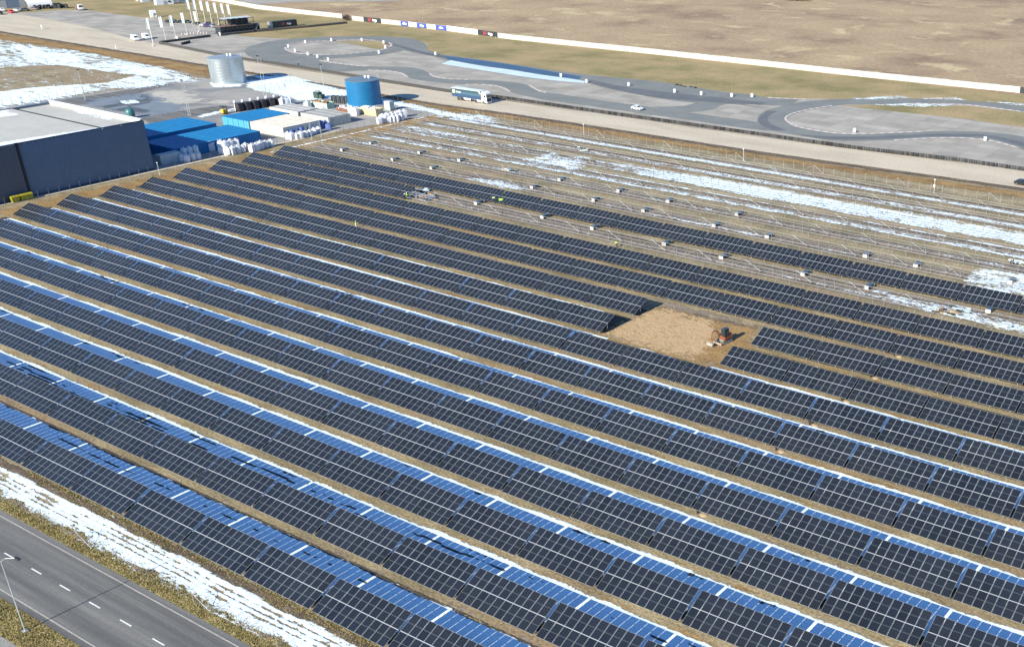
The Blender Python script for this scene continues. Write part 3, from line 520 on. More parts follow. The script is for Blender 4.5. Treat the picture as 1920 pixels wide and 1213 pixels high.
def person(label,loc,rz,top,trousers,bend=0.0,arms=.35,crouch=0.0,helmet=None,grp=None):
    "continuous skinned figure; bend = trunk lean forward (x axis), crouch lowers the hips"
    hip=.92-crouch*.42; V=[];E=[];R=[];K=[]
    def add(p,r,par=None,k='t'):
        V.append(p); R.append(r); K.append(k)
        if par is not None: E.append((par,len(V)-1))
        return len(V)-1
    def up(d): return (math.sin(bend)*d,0,hip+math.cos(bend)*d)
    pel=add((0,0,hip),.15,None,'l'); wst=add(up(.2),.135,pel,'t'); ch=add(up(.42),.165,wst,'t'); nk=add(up(.56),.065,ch,'s'); hd=add(up(.68),.10,nk,'s'); add(up(.80),.085,hd,'s')
    f=up(.69); add((f[0]+.11*math.cos(bend),0,f[2]-.02),.022,hd,'s')
    for s in (-1,1):
        hj=add((0,s*.1,hip-.06),.095,pel,'l'); kn=add((.10+.42*crouch,s*.12,hip*.52+.02),.068,hj,'l'); an=add((-.02-.1*crouch,s*.12,.09),.05,kn,'l'); add((.15-.1*crouch,s*.13,.04),.04,an,'l')
        q=up(.46); sh=add((q[0],s*.20,q[2]),.07,ch,'t'); el=add((q[0]+.12+.2*arms,s*.27,q[2]-.25),.05,sh,'t'); wr=add((q[0]+.2+.5*arms,s*.23,q[2]-.42+.25*arms),.034,el,'t'); hn=add((q[0]+.27+.5*arms,s*.23,q[2]-.46+.25*arms),.032,wr,'s')
        b=V[hn]
        for i in range(4):
            a1=add((b[0]+.05,b[1]+(i-1.5)*.022,b[2]-.02),.010,hn,'s'); add((b[0]+.07+.008*(i in(1,2)),b[1]+(i-1.5)*.022,b[2]-.055),.008,a1,'s')
        add((b[0]+.03,b[1]-s*.05,b[2]),.010,hn,'s')
    me=bpy.data.meshes.new('body'); me.from_pydata(V,E,[]); o=bpy.data.objects.new('body',me); C.objects.link(o)
    md=o.modifiers.new('s','SKIN'); sk=me.skin_vertices[0].data
    for i,r in enumerate(R): sk[i].radius=(r,r)
    sk[0].use_root=True; o.modifiers.new('u','SUBSURF').levels=1
    bpy.context.view_layer.update(); m2=bpy.data.meshes.new_from_object(o.evaluated_get(bpy.context.evaluated_depsgraph_get())); bpy.data.objects.remove(o)
    m2.name='person'; m2.materials.clear(); [m2.materials.append(m) for m in (M_skin,top,trousers)]
    PV=np.array(V)
    for pl in m2.polygons:
        c=np.array(pl.center); k=K[int(np.argmin(((PV-c)**2).sum(1)))]; pl.material_index={'s':0,'t':1,'l':2}[k]; pl.use_smooth=True
    pe=tag(link('person',m2,None,loc,rz),label,'person',grp)
    if helmet:
        h=MB(); c=up(.76); h.lathe(c[0],c[1],[(.15,c[2]-.02),(.14,c[2]+.04),(.10,c[2]+.10),(.03,c[2]+.13)],12); h.build('helmet',helmet,pe,smooth=True)
    return pe
# workers
w1=at(757,374); person('worker in dark blue overalls crouching at the end of the half fitted table',(w1[0],w1[1],0),.6,M_navy,M_navy,.5,.6,.5,M_white)
w2=at(763,374); person('worker in lime yellow suit standing at the half fitted solar table',(w2[0]+.3,w2[1]-.3,0),1.2,M_lime,M_lime,.15,.7,0,M_lime)
def on_row(px,py,r):
    for sl in np.arange(.2,4.6,.03):
        y,z=slope(sl); y+=ROWY[r]; x_,y_=at(px,py,z)
        if abs(y_-y)<.35: return x_,y,z
    return (*at(px,py,1.3),1.3)
for (px,py),lb,sc in (((927,371),'pale lime work jacket lying on the rearmost panels, left of two',.5),((941,374.5),'bright lime work jacket lying on the rearmost panels, right of two',.75)):
    p_=on_row(px,py,13); q=MB(); vs=[]; n=9
    for j in range(n):
        for i in range(n):
            u,v=i/(n-1)-.5,j/(n-1)-.5; w_=.75-.35*v+(.5 if abs(v-.25)<.14 else 0); vs.append((u*w_*1.3*sc,v*1.1*sc,.07+.10*abs(math.sin(5*u+3*v))*(1-abs(2*u)*.6)))
    q.add(vs,[(j*n+i,j*n+i+1,(j+1)*n+i+1,(j+1)*n+i) for j in range(n-1) for i in range(n-1)]); o=q.build('work_jacket',mat('M_jacket',L(.45,.66,.25) if sc<.6 else L(.36,.64,.06),.8,var=.1),None,p_,.6,True); o.rotation_euler=(TILT,0,.5); tag(o,lb,'jacket')
a=at(1157,464); person('worker in lime jacket bending over beside scrap snow in the bare row',(a[0],a[1],0),2.6,M_lime,M_black,1.0,.3,.3)
a=at(670,426); person('worker in pale lime vest standing between two panel rows',(a[0],a[1]-.3,0),.2,M_lime,M_white,.1,.2)
a=at(560,126); person('person in dark clothes standing by the tyre barrier below the oval',(a[0],a[1],0),2.2,M_black,M_black,0,.1)
a=at(338,76); person('person in dark clothes standing at the black barrier near the flagpoles',(a[0],a[1],0),.8,M_black,M_black,0,.1)
a=at(1894,500); person('person in dark clothes among snow and racks at the right edge',(a[0],a[1],0),.8,M_black,M_navy,.1,.3)
# ------------------------------------------------------------------ pallets of panels waiting in the bare rows
M_card=mat('M_card',L(.58,.57,.54),.7,var=.1); M_wood=mat('M_wood',L(.35,.24,.13),.8,var=.2); M_film=mat('M_film',L(.05,.075,.09),.15,0,.7,.3,1)
def pallet(loc,label,h=.75):
    t=thing('panel_pallet',label,'pallet',loc,rng.uniform(-.12,.12),'pallets of panels set down in the bare rows'); t.scale=(.82,1.0,.9)
    b=MB(); b.box(-.62,.62,-1.18,1.18,.10,.16)
    for x in (-.55,0,.55): b.box(x-.06,x+.06,-1.15,1.15,0,.10)
    b.build('pallet_base',M_wood,t); [MB().box(-.60,.60,y_,y_+.07,.16,.16+h).build('cardboard_end',M_card,t) for y_ in (-1.17,1.10)]
    s=MB(); 
    for i in range(8): s.box(-.58+.015*(i%2),.58,-1.10,1.10,.16+i*h/8+.01,.16+(i+1)*h/8)
    s.build('panel_stack',M_film,t); return t
PAL=[(1049,341),(997,355),(1159,362),(1112,379),(1251,381),(1206,399),(1382,406),(1339,427),(1437,448),(1016,411),(1110,432),(1244,462),(1352,487),(1621,484),(1716,502),(1505,519),(1625,544),(1852,588),(1894,533),(695,272),(641,285),(786,290),(736,303),(860,304),(809,319),(892,385)]
rows_pal={}
for p in PAL:
    a=at(*p); q=min(range(7),key=lambda i:abs(RR[i]+2.5-a[1])); rows_pal.setdefault(q,[]).append((a[0],a[1]))
for q,l_ in rows_pal.items():
    for i,(x,y) in enumerate(sorted(l_)): pallet((x,y+1.1,0),'white ended panel pallet, %s from left in the %s'%(ORD[i],RRN[q]))
def debris(px,label,n,sc,cols):
    a=at(*px); t=thing('material_pile',label,'pile',(a[0],a[1],0))
    for nm,m in cols:
        for i in range(n):
            b=MB(); x,y=rng.normal(0,sc),rng.normal(0,sc*.5); l_=rng.uniform(.3,1.2); w_=rng.uniform(.1,.5); z=rng.uniform(0,.6); b.box(x-l_,x+l_,y-w_,y+w_,z,z+rng.uniform(.05,.3),rz=rng.uniform(-.6,.6)); b.build(nm,m,t)
    return t
M_sheet=mat('M_sheet',L(.6,.72,.72),.3,0,.6,.15)
debris((957,321),'pile of wrapped frames and dark panels left of the trampled snow patch',7,1.2,(('wrapped_bundle',M_sheet),('panel_scrap',M_film),('plank',M_wood)))
debris((1096,282),'pile of wrapped frames with ochre planks near the perimeter fence',7,1.0,(('wrapped_bundle',M_sheet),('panel_scrap',M_film),('plank',M_wood)))
debris((1772,588),'stack of dark crates and planks among the racks at the right',7,.8,(('crate',M_dark),('wrapped_bundle',M_sheet),('plank',M_wood)))
debris((1800,583),'heap of blue-white wrapping film on the bare ground among the racks',8,1.1,(('film_heap',M_sheet),('panel_scrap',M_film)))
debris((1912,495),'pile of wrapped panel crates at the right edge among bare racks',6,1.0,(('wrapped_bundle',M_sheet),('crate',M_dark)))
debris((800,372),'scatter of dark rails and planks beside the half fitted table',9,2.2,(('rail',M_steel),('panel_scrap',M_film),('plank',M_wood)))
debris((1868,612),'crumpled pile of white wrapping film on snow by the panel row',6,.9,(('film_heap',M_sheet),))
debris((795,360),'stack of pale wrapped panels on the rack beside the workers',4,.8,(('wrapped_bundle',M_sheet),('panel_scrap',M_film)))
# dark cable risers with freshly dug soil
for i,(px,py) in enumerate([(1677,667),(1632,707),(1578,751),(1518,796),(1455,844),(1308,962),(1741,624)]):
    a=at(px,py); t=thing('cable_riser','dark cable riser post in dug soil, %s of a slanting line counted from the front'%ORD[(6 if i==6 else 5-i)],'cable riser',(a[0],a[1],0),0,'cable risers at the table gaps')
    b=MB(); b.box(-.09,.09,-.09,.09,0,.75); b.build('post',M_dark,t); b=MB(); b.box(-.2,.2,-.12,.12,.45,.95); b.build('junction_box',M_dark,t)
    b=MB(); b.lathe(.9,.1,[(.55,.0),(.42,.1),(.25,.16),(.06,.2)],14); b.build('spoil_heap',mat('M_spoil',L(.38,.29,.19),.9,var=.2,vs=3) if i==0 else bpy.data.materials['M_spoil'],t)
# ------------------------------------------------------------------ excavator
ex=thing('excavator','small red excavator with dark cab standing on the sand pit','excavator',(-95.0,146.9,0),math.radians(-100))
M_red=mat('M_red',L(.25,.075,.03),.5,var=.15); M_cab=mat('M_cab',L(.03,.04,.045),.25,0,.6,.2); M_bucket=mat('M_bucket',L(.36,.30,.24),.5,var=.2)
for s in (-1,1):
    tr=MB(); prof=[(-1.0+.28*math.cos(a)*1 if False else 0,0)]
    poly=[(-.95+.3*math.cos(a),.3+.3*math.sin(a)) for a in np.linspace(math.pi/2,3*math.pi/2,8)]+[(.95+.3*math.cos(a),.3+.3*math.sin(a)) for a in np.linspace(-math.pi/2,math.pi/2,8)]
    tr.prism(poly,s*.75-.19,s*.75+.19); t_=tr.build('track',M_rubber,ex)
    for x in (-.9,-.45,0,.45,.9):
        rw=MB(); rw.loft([[(x+.16*math.cos(2*math.pi*i/10),s*.75+s*yy,.28+.16*math.sin(2*math.pi*i/10)) for i in range(10)] for yy in (-.21,.21)]); rw.build('roller',M_steel,t_)
u=MB(); u.box(-.7,.7,-.56,.56,.28,.62); u.lathe(0,0,[(.45,.62),(.45,.78)],16); u.build('undercarriage',M_steel,ex)
bl=MB(); bl.loft([[(1.75,y,.05),(1.65,y,.2),(1.7,y,.42),(1.8,y,.42),(1.85,y,.2)] for y in (-.95,.95)]); bl.box(1.0,1.66,-.5,-.4,.2,.3); bl.box(1.0,1.66,.4,.5,.2,.3); bl.build('dozer_blade',M_bucket,ex)
hs=MB(); hs.bevbox(-1.15,.85,-.85,.85,.78,1.45,.15); hs.bevbox(-1.25,-.4,-.85,.85,1.3,1.6,.12); hs.build('engine_house',M_red,ex)
cw=MB(); cw.bevbox(-1.35,-1.1,-.7,.7,.75,1.3,.1); cw.build('counterweight',M_white,ex)
cb=MB(); cb.bevbox(-.35,.95,.0,.88,1.4,2.8,.12); cb_=cb.build('cab',M_cab,ex)
g=MB(); g.box(.96,.98,.12,.76,1.6,2.6); g.box(-.2,.8,.885,.895,1.75,2.6); g.box(-.2,.8,-.012,-.002,1.75,2.6); g.build('cab_window',M_glass,cb_)
bo=MB(); bo.tube([(.8,-.35,1.2),(1.3,-.35,2.2),(1.9,-.35,2.65),(2.7,-.35,2.55)],.15,6,0,.11); bo.build('boom',M_red,ex)
st=MB(); st.tube([(2.55,-.35,2.7),(2.95,-.35,1.7),(3.15,-.35,.75)],.11,6,0,.08); st.build('stick',M_red,ex)
rm=MB(); rm.tube([(1.0,-.35,1.1),(1.75,-.35,2.1)],.06,6); rm.tube([(1.7,-.35,2.85),(2.5,-.35,2.95)],.05,6); rm.build('hydraulic_ram',M_steel,ex)
bk=MB(); bk.loft([[(3.0,y,.75),(3.35,y,.7),(3.55,y,.35),(3.3,y,.06),(2.85,y,.05),(2.8,y,.15),(3.2,y,.25),(3.25,y,.5),(3.0,y,.6)] for y in (-1.05,.35)]); bk.build('bucket',M_bucket,ex)
# ------------------------------------------------------------------ fences
def fence(label,pts,sp,h,braces=0,m=M_galv,r=.045,wires=(.5,1.0,1.5),bs=1):
    P_=[np.array(p,float) for p in pts]; S=[0]
    for a,b in zip(P_,P_[1:]): S.append(S[-1]+float(np.hypot(*(b-a))))
    A=np.array(P_); n=int(S[-1]/sp)+1
    pos=lambda s:(float(np.interp(s,S,A[:,0])),float(np.interp(s,S,A[:,1])))
    t=thing('fence',label,'fence',(*pos(0),0)); o=pos(0)
    pmsh=MB(); pmsh.tube([(0,0,-.2),(0,0,h)],r,5); pme=pmsh.mesh('post',m)
    for i in range(n):
        x,y=pos(i*sp); link('post',pme,t,(x-o[0],y-o[1],0))
    w_=MB()
    for z in list(wires)+[h-.03]:
        w_.tube([(p[0]-o[0],p[1]-o[1],z) for p in P_],.0035,3)
    w_.build('wire',m,t)
    if braces:
        for i in range(2,n-1,braces):
            a=pos(i*sp); b=pos((i+bs)*sp); q=MB(); q.tube([(a[0]-o[0],a[1]-o[1],h-.05),(b[0]-o[0],b[1]-o[1],.1)],r*.95,5); c=pos((i-bs)*sp); q.tube([(a[0]-o[0],a[1]-o[1]+.1,h-.1),(c[0]-o[0],c[1]-o[1]+.1,.1)],r*.6,4); q.build('brace',m,t)
    return t
M_fencef=mat('M_fencef',L(.36,.37,.37),.5,.2,.5,.1); M_post=mat('M_post',L(.12,.13,.13),.5,.2,.5,.1)
fence('thin wire fence with braced posts between the road and the snowy verge',[(-156.2,52.2),(-64,52.3)],2.88,1.6,8,M_fencef,r=.026)
fence('galvanised perimeter fence with slanting braces behind the bare racks',[(-268,257.0),(-160,257.2),(-60,258.0)],3.1,2.1,8,M_brace,.04,bs=1)
fence('green-grey mesh fence on posts along the warehouse wall and yard',[(-282.2,112),(-281.8,170),(-280.3,200),(-279.6,225),(-274.5,256)],2.55,1.9,0,M_post,.05)
fence('tall dark mesh fence across the snow behind the warehouse',[at(-30,206),at(100,187),at(200,172),at(300,158),at(388,146.5)],2.9,2.6,0,M_post,.05)
fence('dark mesh fence across the snow between the two tanks and the track',[at(456,143),at(520,150),at(580,163),at(650,176),at(700,186)],2.9,2.2,0,M_post,.05)
fence('dark mesh fence across the snow right of the blue tank',[at(702,184),at(760,198),at(832,213)],2.9,2.2,0,M_post,.05)
a=[at(485,168),at(533,163),at(538,168),at(500,175),at(485,168)]
fence('small square enclosure of dark posts on snow beside the grey tank',a,2.2,1.8,0,M_post,.05)
# ------------------------------------------------------------------ lamp posts and other poles
def pole(label,px,h,r=.07,arm=None,head=True,cat='light pole',grp=None,name='light_pole'):
    a=at(*px); t=thing(name,label,cat,(a[0],a[1],0),0,grp)
    b=MB(); b.tube([(0,0,0),(0,0,h)],r*1.3,8,0,r*.7); b.box(-.25,.25,-.25,.25,0,.12); b.build('pole',M_galv,t)
    if arm:
        b=MB(); b.tube([(0,0,h-.05),(arm[0]*.3,arm[1]*.3,h+.35),(arm[0],arm[1],h+.45)],.025,6); b.build('arm',M_galv,t)
        b=MB(); b.bevbox(arm[0]-.4,arm[0]+.4,arm[1]-.16,arm[1]+.16,h+.36,h+.52,.05); b.build('lamp_head',M_dark,t)
    elif head:
        b=MB(); b.box(-.45,-.1,-.15,.15,h-.05,h+.25); b.box(.1,.45,-.15,.15,h-.05,h+.25); b.box(-.5,.5,-.05,.05,h-.15,h-.05); b.build('floodlight',M_dark,t)
    return t
pole('tall galvanised street lamp on the grass at the road corner',(47.5,1183),9.1,.062,(1.7,.9),cat='street lamp',name='street_lamp')
pole('slim light mast standing in front of the damp yard, behind the warehouse',(160,188),9.9,.08)
pole('paired light mast, left one, behind the front blue containers',(354,217),11,.07); pole('paired light mast, right one, behind the front blue containers',(357.5,217.5),11,.06,head=False)
pole('tall light mast rising from the snow right of the grey tank, left of two',(497,188),14.5,.08); pole('tall light mast rising from the snow right of the grey tank, right of two',(502,188),14,.06,head=False)
pole('light mast by the snow fence left of the blue tank',(607,162),7.6,.07)
pole('thin white mast at the yard fence in front of white containers',(585,262),8.5,.06,head=False); pole('thin white mast at the yard fence near the blue bags',(603,257),6,.05,head=False)
for px,lb in (((1095,255),'camera post with white head at the perimeter fence, left of three'),((1394,303),'camera post with white head at the perimeter fence, middle of three'),((1751,362),'camera post with white cabinet at the perimeter fence, right of three'),((300,330),'camera post with white head at the warehouse corner')):
    a=at(*px); t=thing('camera_post',lb,'camera post',(a[0],a[1],0)); b=MB(); b.tube([(0,0,0),(0,0,3.4)],.04,6); b.build('pole',M_white,t); b=MB(); b.box(-.22,.16,-.08,.08,3.38,3.55); b.build('camera_head',M_white,t)
    if px[0]==1751: b=MB(); b.box(-.22,.22,-.2,-.02,1.6,2.2); b.build('cabinet',M_white,t)
# ------------------------------------------------------------------ warehouse
M_clad=mat('M_clad',L(.125,.165,.225),.55,.1,.4,.06,.4); M_clad2=mat('M_clad2',L(.105,.105,.125),.55,.1,.4,.06,.4)
M_roof=ramp_mat('M_roof',[(.3,L(.43,.42,.375)),(.7,L(.49,.475,.43))],.08,6,sc2=.6,amp2=.06,rough=.7)
wh=thing('warehouse','large dark blue clad warehouse with flat grey roof beside the panel rows','warehouse',(-284.8,161.3,0))
def ribbed(y0,y1,x,z0,z1,step=.5,d=.05):
    b=MB(); ys=np.arange(y0,y1+.001,step); pts=[]
    for i,y in enumerate(ys):
        pts+=[(x,y),(x,min(y+step*.6,y1)),(x+d,min(y+step*.7,y1)),(x+d,min(y+step*.9,y1))]
    vs=[(p[0],p[1],z0) for p in pts]+[(p[0],p[1],z1) for p in pts]; n=len(pts)
    return b.add(vs,[(i,i+1,n+i+1,n+i) for i in range(n-1)])
ribbed(-31.5,0,-.02,.25,13).build('wall',M_clad,wh); ribbed(-110,-32,.25,.25,12.95).build('wall',M_clad2,wh)
b=MB(); b.box(-.1,.3,-32.3,-31.6,.2,13.1); b.build('downpipe',M_dark,wh)
b=MB(); b.box(-43.6,-.3,-.5,-.02,0,13); b.box(-43.6,-43.2,-110,-.6,0,12.8); b.box(-43.1,-.32,-110,-.6,0,.2); b.build('wall',M_clad,wh)
b=MB(); b.box(-43.1,-.05,-110,-10.5,12.1,12.65); b.box(-43.1,-.05,-10.4,-.55,11.9,12.25); b.build('roof',M_roof,wh)
b=MB(); b.box(-43,-.5,-10.9,-10.3,12.66,12.72); b.build('gutter',M_dark,wh)  # dark strip laid almost flush across the roof
b=MB(); b.box(-43.6,-.35,-.62,-.04,13.0,13.28); b.box(-43.4,-.35,-.72,-.62,12.2,13.2); b.build('parapet',M_white,wh)
b=MB(); b.box(-.38,-.02,-110,-.7,12.66,12.98); b.build('eaves',M_clad,wh)
b=MB(); b.box(-.1,.42,-110,0,0,.25); b.build('plinth',mat('M_plinth',L(.05,.05,.055),.8),wh)
so=poly_amt('snow_strip',[(-.4,-1.5),(-.4,-70),(-7,-70),(-5,-30),(-2.2,-12),(-1.2,-2)],.85,.9,12.68,M_snowroof,.5,px=False); so.parent=wh; del so['kind']
so=poly_amt('snow_strip',[(-42.5,-12),(-34,-14),(-36,-40),(-42.5,-60)],.8,.9,12.68,M_snowroof,.6,px=False); so.parent=wh; del so['kind']
so=poly_amt('snow_strip',[(-30,-1.2),(-12,-1.2),(-10,-3.4),(-26,-3.0)],.62,.9,12.28,M_snowroof,.5,px=False); so.parent=wh; del so['kind']
for (y,ln,lb) in ((125.0,1.6,'small yellow bin by the warehouse wall, left of two'),(127.6,2.7,'long yellow bin by the warehouse wall, right of two')):
    t=thing('yellow_bin',lb,'bin',(-283.3,y,0)); my=paint((.36,.32,.02)); b=MB(); b.loft([[(-.6,-ln/2,.15),(.6,-ln/2,.15),(.6,ln/2,.15),(-.6,ln/2,.15)],[(-.7,-ln/2-.1,1.15),(.7,-ln/2-.1,1.15),(.7,ln/2+.1,1.15),(-.7,ln/2+.1,1.15)]]); b.build('body',my,t)
    b=MB(); b.prism([(-.72,1.16),(-.72,1.3),(0,1.55),(.72,1.3),(.72,1.16)],-ln/2-.1,ln/2+.1); b.build('lid',my,t)
    for s in (-1,1): b=MB(); b.box(-.5,.5,s*ln*.35-.06,s*ln*.35+.06,0,.15); b.build('skid',M_dark,t)
a=at(246,222); t=thing('round_silo','small teal domed silo on the yard behind the warehouse','silo',(a[0],a[1],0)); mt=paint((.05,.16,.16)); b=MB(); b.lathe(0,0,[(1.2,.4),(1.35,.6),(1.35,2.2),(1.0,2.8),(.4,3.1)],18); b.build('shell',mt,t,smooth=True); b=MB()
for x,y in ((.8,.8),(-.8,.8),(.8,-.8),(-.8,-.8)): b.box(x-.08,x+.08,y-.08,y+.08,0,.6)
b.build('stand',M_steel,t)
# ------------------------------------------------------------------ tanks
def tank(label,c,R_,H,m,mr,rings):
    t=thing('storage_tank',label,'tank',(*c,0)); b=MB(); b.lathe(0,0,[(R_,0),(R_,H)],56,cap=False); b.build('shell',m,t,smooth=True)
    b=MB(); b.lathe(0,0,[(R_+.06,H-.02),(R_+.06,H+.10),(R_*.5,H+.45),(.3,H+.8),(.05,H+.82)],56); b.build('roof',mr,t,smooth=True)
    for z in rings: b=MB(); b.lathe(0,0,[(R_+.005,z-.05),(R_+.07,z-.04),(R_+.07,z+.04),(R_+.005,z+.05)],56,cap=False); b.build('hoop',m,t)
    b=MB(); b.lathe(0,0,[(R_+.4,0),(R_+.4,.25)],40); b.build('base',M_white,t)
    for x,y in ((1.2,.5),(2.0,1.3)): b=MB(); b.lathe(x,y,[(.35,H+.3),(.35,H+1.0),(.5,H+1.05),(.2,H+1.3)],12); b.build('vent',M_white,t)
    b=MB()
    for i in range(7):
        an=.6+i*.12; b.tube([((R_-.2)*math.cos(an),(R_-.2)*math.sin(an),H),((R_-.2)*math.cos(an),(R_-.2)*math.sin(an),H+1.1)],.03,4)
    b.tube([((R_-.2)*math.cos(.6+i*.12),(R_-.2)*math.sin(.6+i*.12),H+1.1) for i in range(7)],.03,4); b.build('railing',M_galv,t)
    b=MB(); an=1.2
    for s in (-.2,.2): b.tube([((R_+.15)*math.cos(an+s/R_),(R_+.15)*math.sin(an+s/R_),z) for z in (0,H)],.03,4)
    for z in np.arange(.3,H,.4): b.tube([((R_+.15)*math.cos(an-.2/R_),(R_+.15)*math.sin(an-.2/R_),z),((R_+.15)*math.cos(an+.2/R_),(R_+.15)*math.sin(an+.2/R_),z)],.02,4)
    b.build('ladder',M_galv,t); return t
M_corr=mat('M_corr',L(.50,.54,.55),.32,.75,.5,.08,.5); M_tblue=mat('M_tblue',L(.012,.145,.31),.4,0,.5,.08,.4); M_troof=mat('M_troof',L(.13,.19,.24),.5,.1,.5,.1); M_groof=mat('M_groof',L(.33,.38,.40),.45,.4,.5,.1)
ga=at(424.5,159.5); tank('grey corrugated steel tank standing at the corner of the yard',(ga[0]-3.3,ga[1]+3.5),5.9,9.0,M_corr,M_groof,[1.1*i for i in range(1,8)])
ba=at(683,201); tank('bright blue round tank with two pale hoops beside the containers',(ba[0]-3.3,ba[1]+3.3),5.5,8.2,M_tblue,M_troof,[2.9,5.6])
# ------------------------------------------------------------------ containers
def container_meshes(Ln,H=2.9,Wd=2.44,doors=None):
    b=MB(); hl=Ln/2; hw=Wd/2
    for s in (-1,1):   # corrugated long walls
        xs=np.arange(-hl+.12,hl-.12,.28); pts=[]
        for x in xs: pts+=[(x,0),(x+.07,.04),(x+.14,.04),(x+.21,0)]
        n=len(pts); vs=[(x,s*(hw-.05+d),.16) for x,d in pts]+[(x,s*(hw-.05+d),H-.1) for x,d in pts]; b.add(vs,[(i,i+1,n+i+1,n+i) for i in range(n-1)])
    for x in np.arange(-hl+.1,hl-.3,.55): b.box(x,x+.3,-hw+.08,hw-.08,H-.07,H-.02)
    b.box(-hl+.05,hl-.05,-hw+.06,hw-.06,.12,H-.07)
    for s in (-1,1):
        b.box(-hl,hl,s*hw-.06*(s>0),s*hw+.06*(s<0),0,.16); b.box(-hl,hl,s*hw-.06*(s>0),s*hw+.06*(s<0),H-.1,H)
        for e in (-1,1): b.box(e*hl-.1*(e>0),e*hl+.1*(e<0),s*hw-.1*(s>0),s*hw+.1*(s<0),.0,H+.02)
        b.box(s*hl-.08*(s>0),s*hl+.08*(s<0),-hw+.1,hw-.1,H-.12,H); b.box(s*hl-.08*(s>0),s*hl+.08*(s<0),-hw+.1,hw-.1,0,.16)
    return b
def door_mb(Ln,H,side):
    b=MB(); hl=Ln/2; y0,y1=(-1.12,-.03) if side<0 else (.03,1.12); b.box(hl-.04,hl+.0,y0,y1,.17,H-.13)
    for y in (y0+.25,y1-.25): b.tube([(hl+.04,y,.15),(hl+.04,y,H-.12)],.03,5)
    return b
CB={}
def container(label,x0,y0,rz,col,Ln=13.3,grp=None,doors=True,H=2.9,W_=2.44,top=None):
    key=(Ln,H,col,top)
    if key not in CB:
        m=mat('M_cont_%d'%len(CB),col,.5,0,.4,.12,.6); md=m if top is None else mat('M_contdoor_%d'%len(CB),top,.5,0,.4,.1)
        CB[key]=(container_meshes(Ln,H).mesh('body',m),door_mb(Ln,H,-1).mesh('door',md),door_mb(Ln,H,1).mesh('door',md))
    t=thing('shipping_container',label,'container',(x0,y0,0),rz,grp); B_,d1,d2=CB[key]; link('body',B_,t)
    if doors: link('door',d1,t); link('door',d2,t)
    for ch in t.children: ch.scale=(1,W_/2.44,1)
    return t
BLUE=(.010,.16,.36); DBLUE=(.02,.26,.42); CREAM=(.60,.56,.48); GREYC=(.58,.555,.50)
rz=-math.pi/2
def block(x0,x1,y0,y1,n,col,desc,place,top=None,along='y'):
    if along=='y':
        w_=(x1-x0)/n
        for i in range(n): container('%s, %s from left in %s'%(desc,ORD[i],place),x0+(i+.5)*w_,(y0+y1)/2,rz,col,y1-y0,'%s containers in %s'%(desc.split()[0],place),True,2.9,w_-.04,top)
    else:
        w_=(y1-y0)/n
        for i in range(n): container('%s, %s from front in %s'%(desc,ORD[i],place),(x0+x1)/2,y0+(i+.5)*w_,0,col,x1-x0,'%s containers in %s'%(desc.split()[0],place),True,2.9,w_-.04,top)
block(-324.8,-309.4,183.6,197,6,BLUE,'blue shipping container','the far block, rear rank')
block(-324.8,-309.4,170.0,183.4,6,BLUE,'blue shipping container','the far block, shaded rank')
block(-304.8,-289.6,184.2,197.6,6,BLUE,'blue shipping container','the near block, rear rank')
block(-304.8,-289.6,170.6,184.0,6,BLUE,'blue shipping container','the near block, shaded rank')
block(-316.8,-303.7,204.0,218.6,5,BLUE,'blue container with pale doors','the block beside cream ones',(.10,.38,.50))
block(-303.2,-287.8,204.0,217.2,6,CREAM,'cream shipping container','the middle block')
block(-316.8,-303.0,221.0,228.6,3,GREYC,'grey shipping container','the left rear block',None,'x')
block(-301.4,-288.4,220.8,229.2,3,(.50,.48,.42),'dull grey-green shipping container','the right rear block',None,'x')
for o in list(C.objects):
    if o.get('label','').startswith('dull grey-green'): o.location.z=.0
# pale roofs over the grey rear blocks
container('small pale grey site container in the shade at the warehouse corner',*at(318,305),math.radians(90),(.42,.46,.48),6.0,None,True,2.6)
t=thing('switch_cabinet','tall grey metal cabinet standing on skids right of the blue tank','cabinet',(*at(731,207),0)); b=MB(); b.bevbox(-1.4,1.4,-1.0,1.0,.3,3.0,.08); b.build('body',mat('M_cabinet',L(.42,.45,.44),.5,.1,.4,.1),t); b=MB(); b.box(-1.6,1.6,-1.1,-.9,0,.3); b.box(-1.6,1.6,.9,1.1,0,.3); b.build('skid',M_steel,t); b=MB(); b.box(-1.3,-.02,-1.03,-1.0,.45,2.8); b.box(.02,1.3,-1.03,-1.0,.45,2.8); b.build('door',bpy.data.materials['M_cabinet'],t)
def skip(label,a,ln,wd,h,col,rz_=0,load=None):
    t=thing('skip',label,'skip',(a[0],a[1],0),rz_); m=mat('M_skip_%s'%label.split()[0],col,.6,0,.4,.2,.8); b=MB()
    b.loft([[(-ln/2,-wd/2,0),(ln/2,-wd/2,0),(ln/2,wd/2,0),(-ln/2,wd/2,0)],[(-ln/2-.1,-wd/2-.1,h),(ln/2+.1,-wd/2-.1,h),(ln/2+.1,wd/2+.1,h),(-ln/2-.1,wd/2+.1,h)]],cap=False)
    b.add([(-ln/2,-wd/2,.1),(ln/2,-wd/2,.1),(ln/2,wd/2,.1),(-ln/2,wd/2,.1)],[(0,1,2,3)])
    for x in np.arange(-ln/2+.4,ln/2,.9):
        for s in (-1,1): b.box(x-.06,x+.06,s*(wd/2+.06)-.06,s*(wd/2+.06)+.06,.1,h)
    b.build('body',m,t)
    if load: b=MB(); 
    if load:
        for i in range(14): x,y=rng.uniform(-ln/2+.4,ln/2-.4),rng.uniform(-wd/2+.3,wd/2-.3); b.box(x-.6,x+.6,y-.25,y+.25,h-.5,h+rng.uniform(-.1,.35),rz=rng.uniform(0,3))
        b.build('load',load,t)
    return t
M_rust=mat('M_rust',L(.25,.12,.075),.8,var=.3)
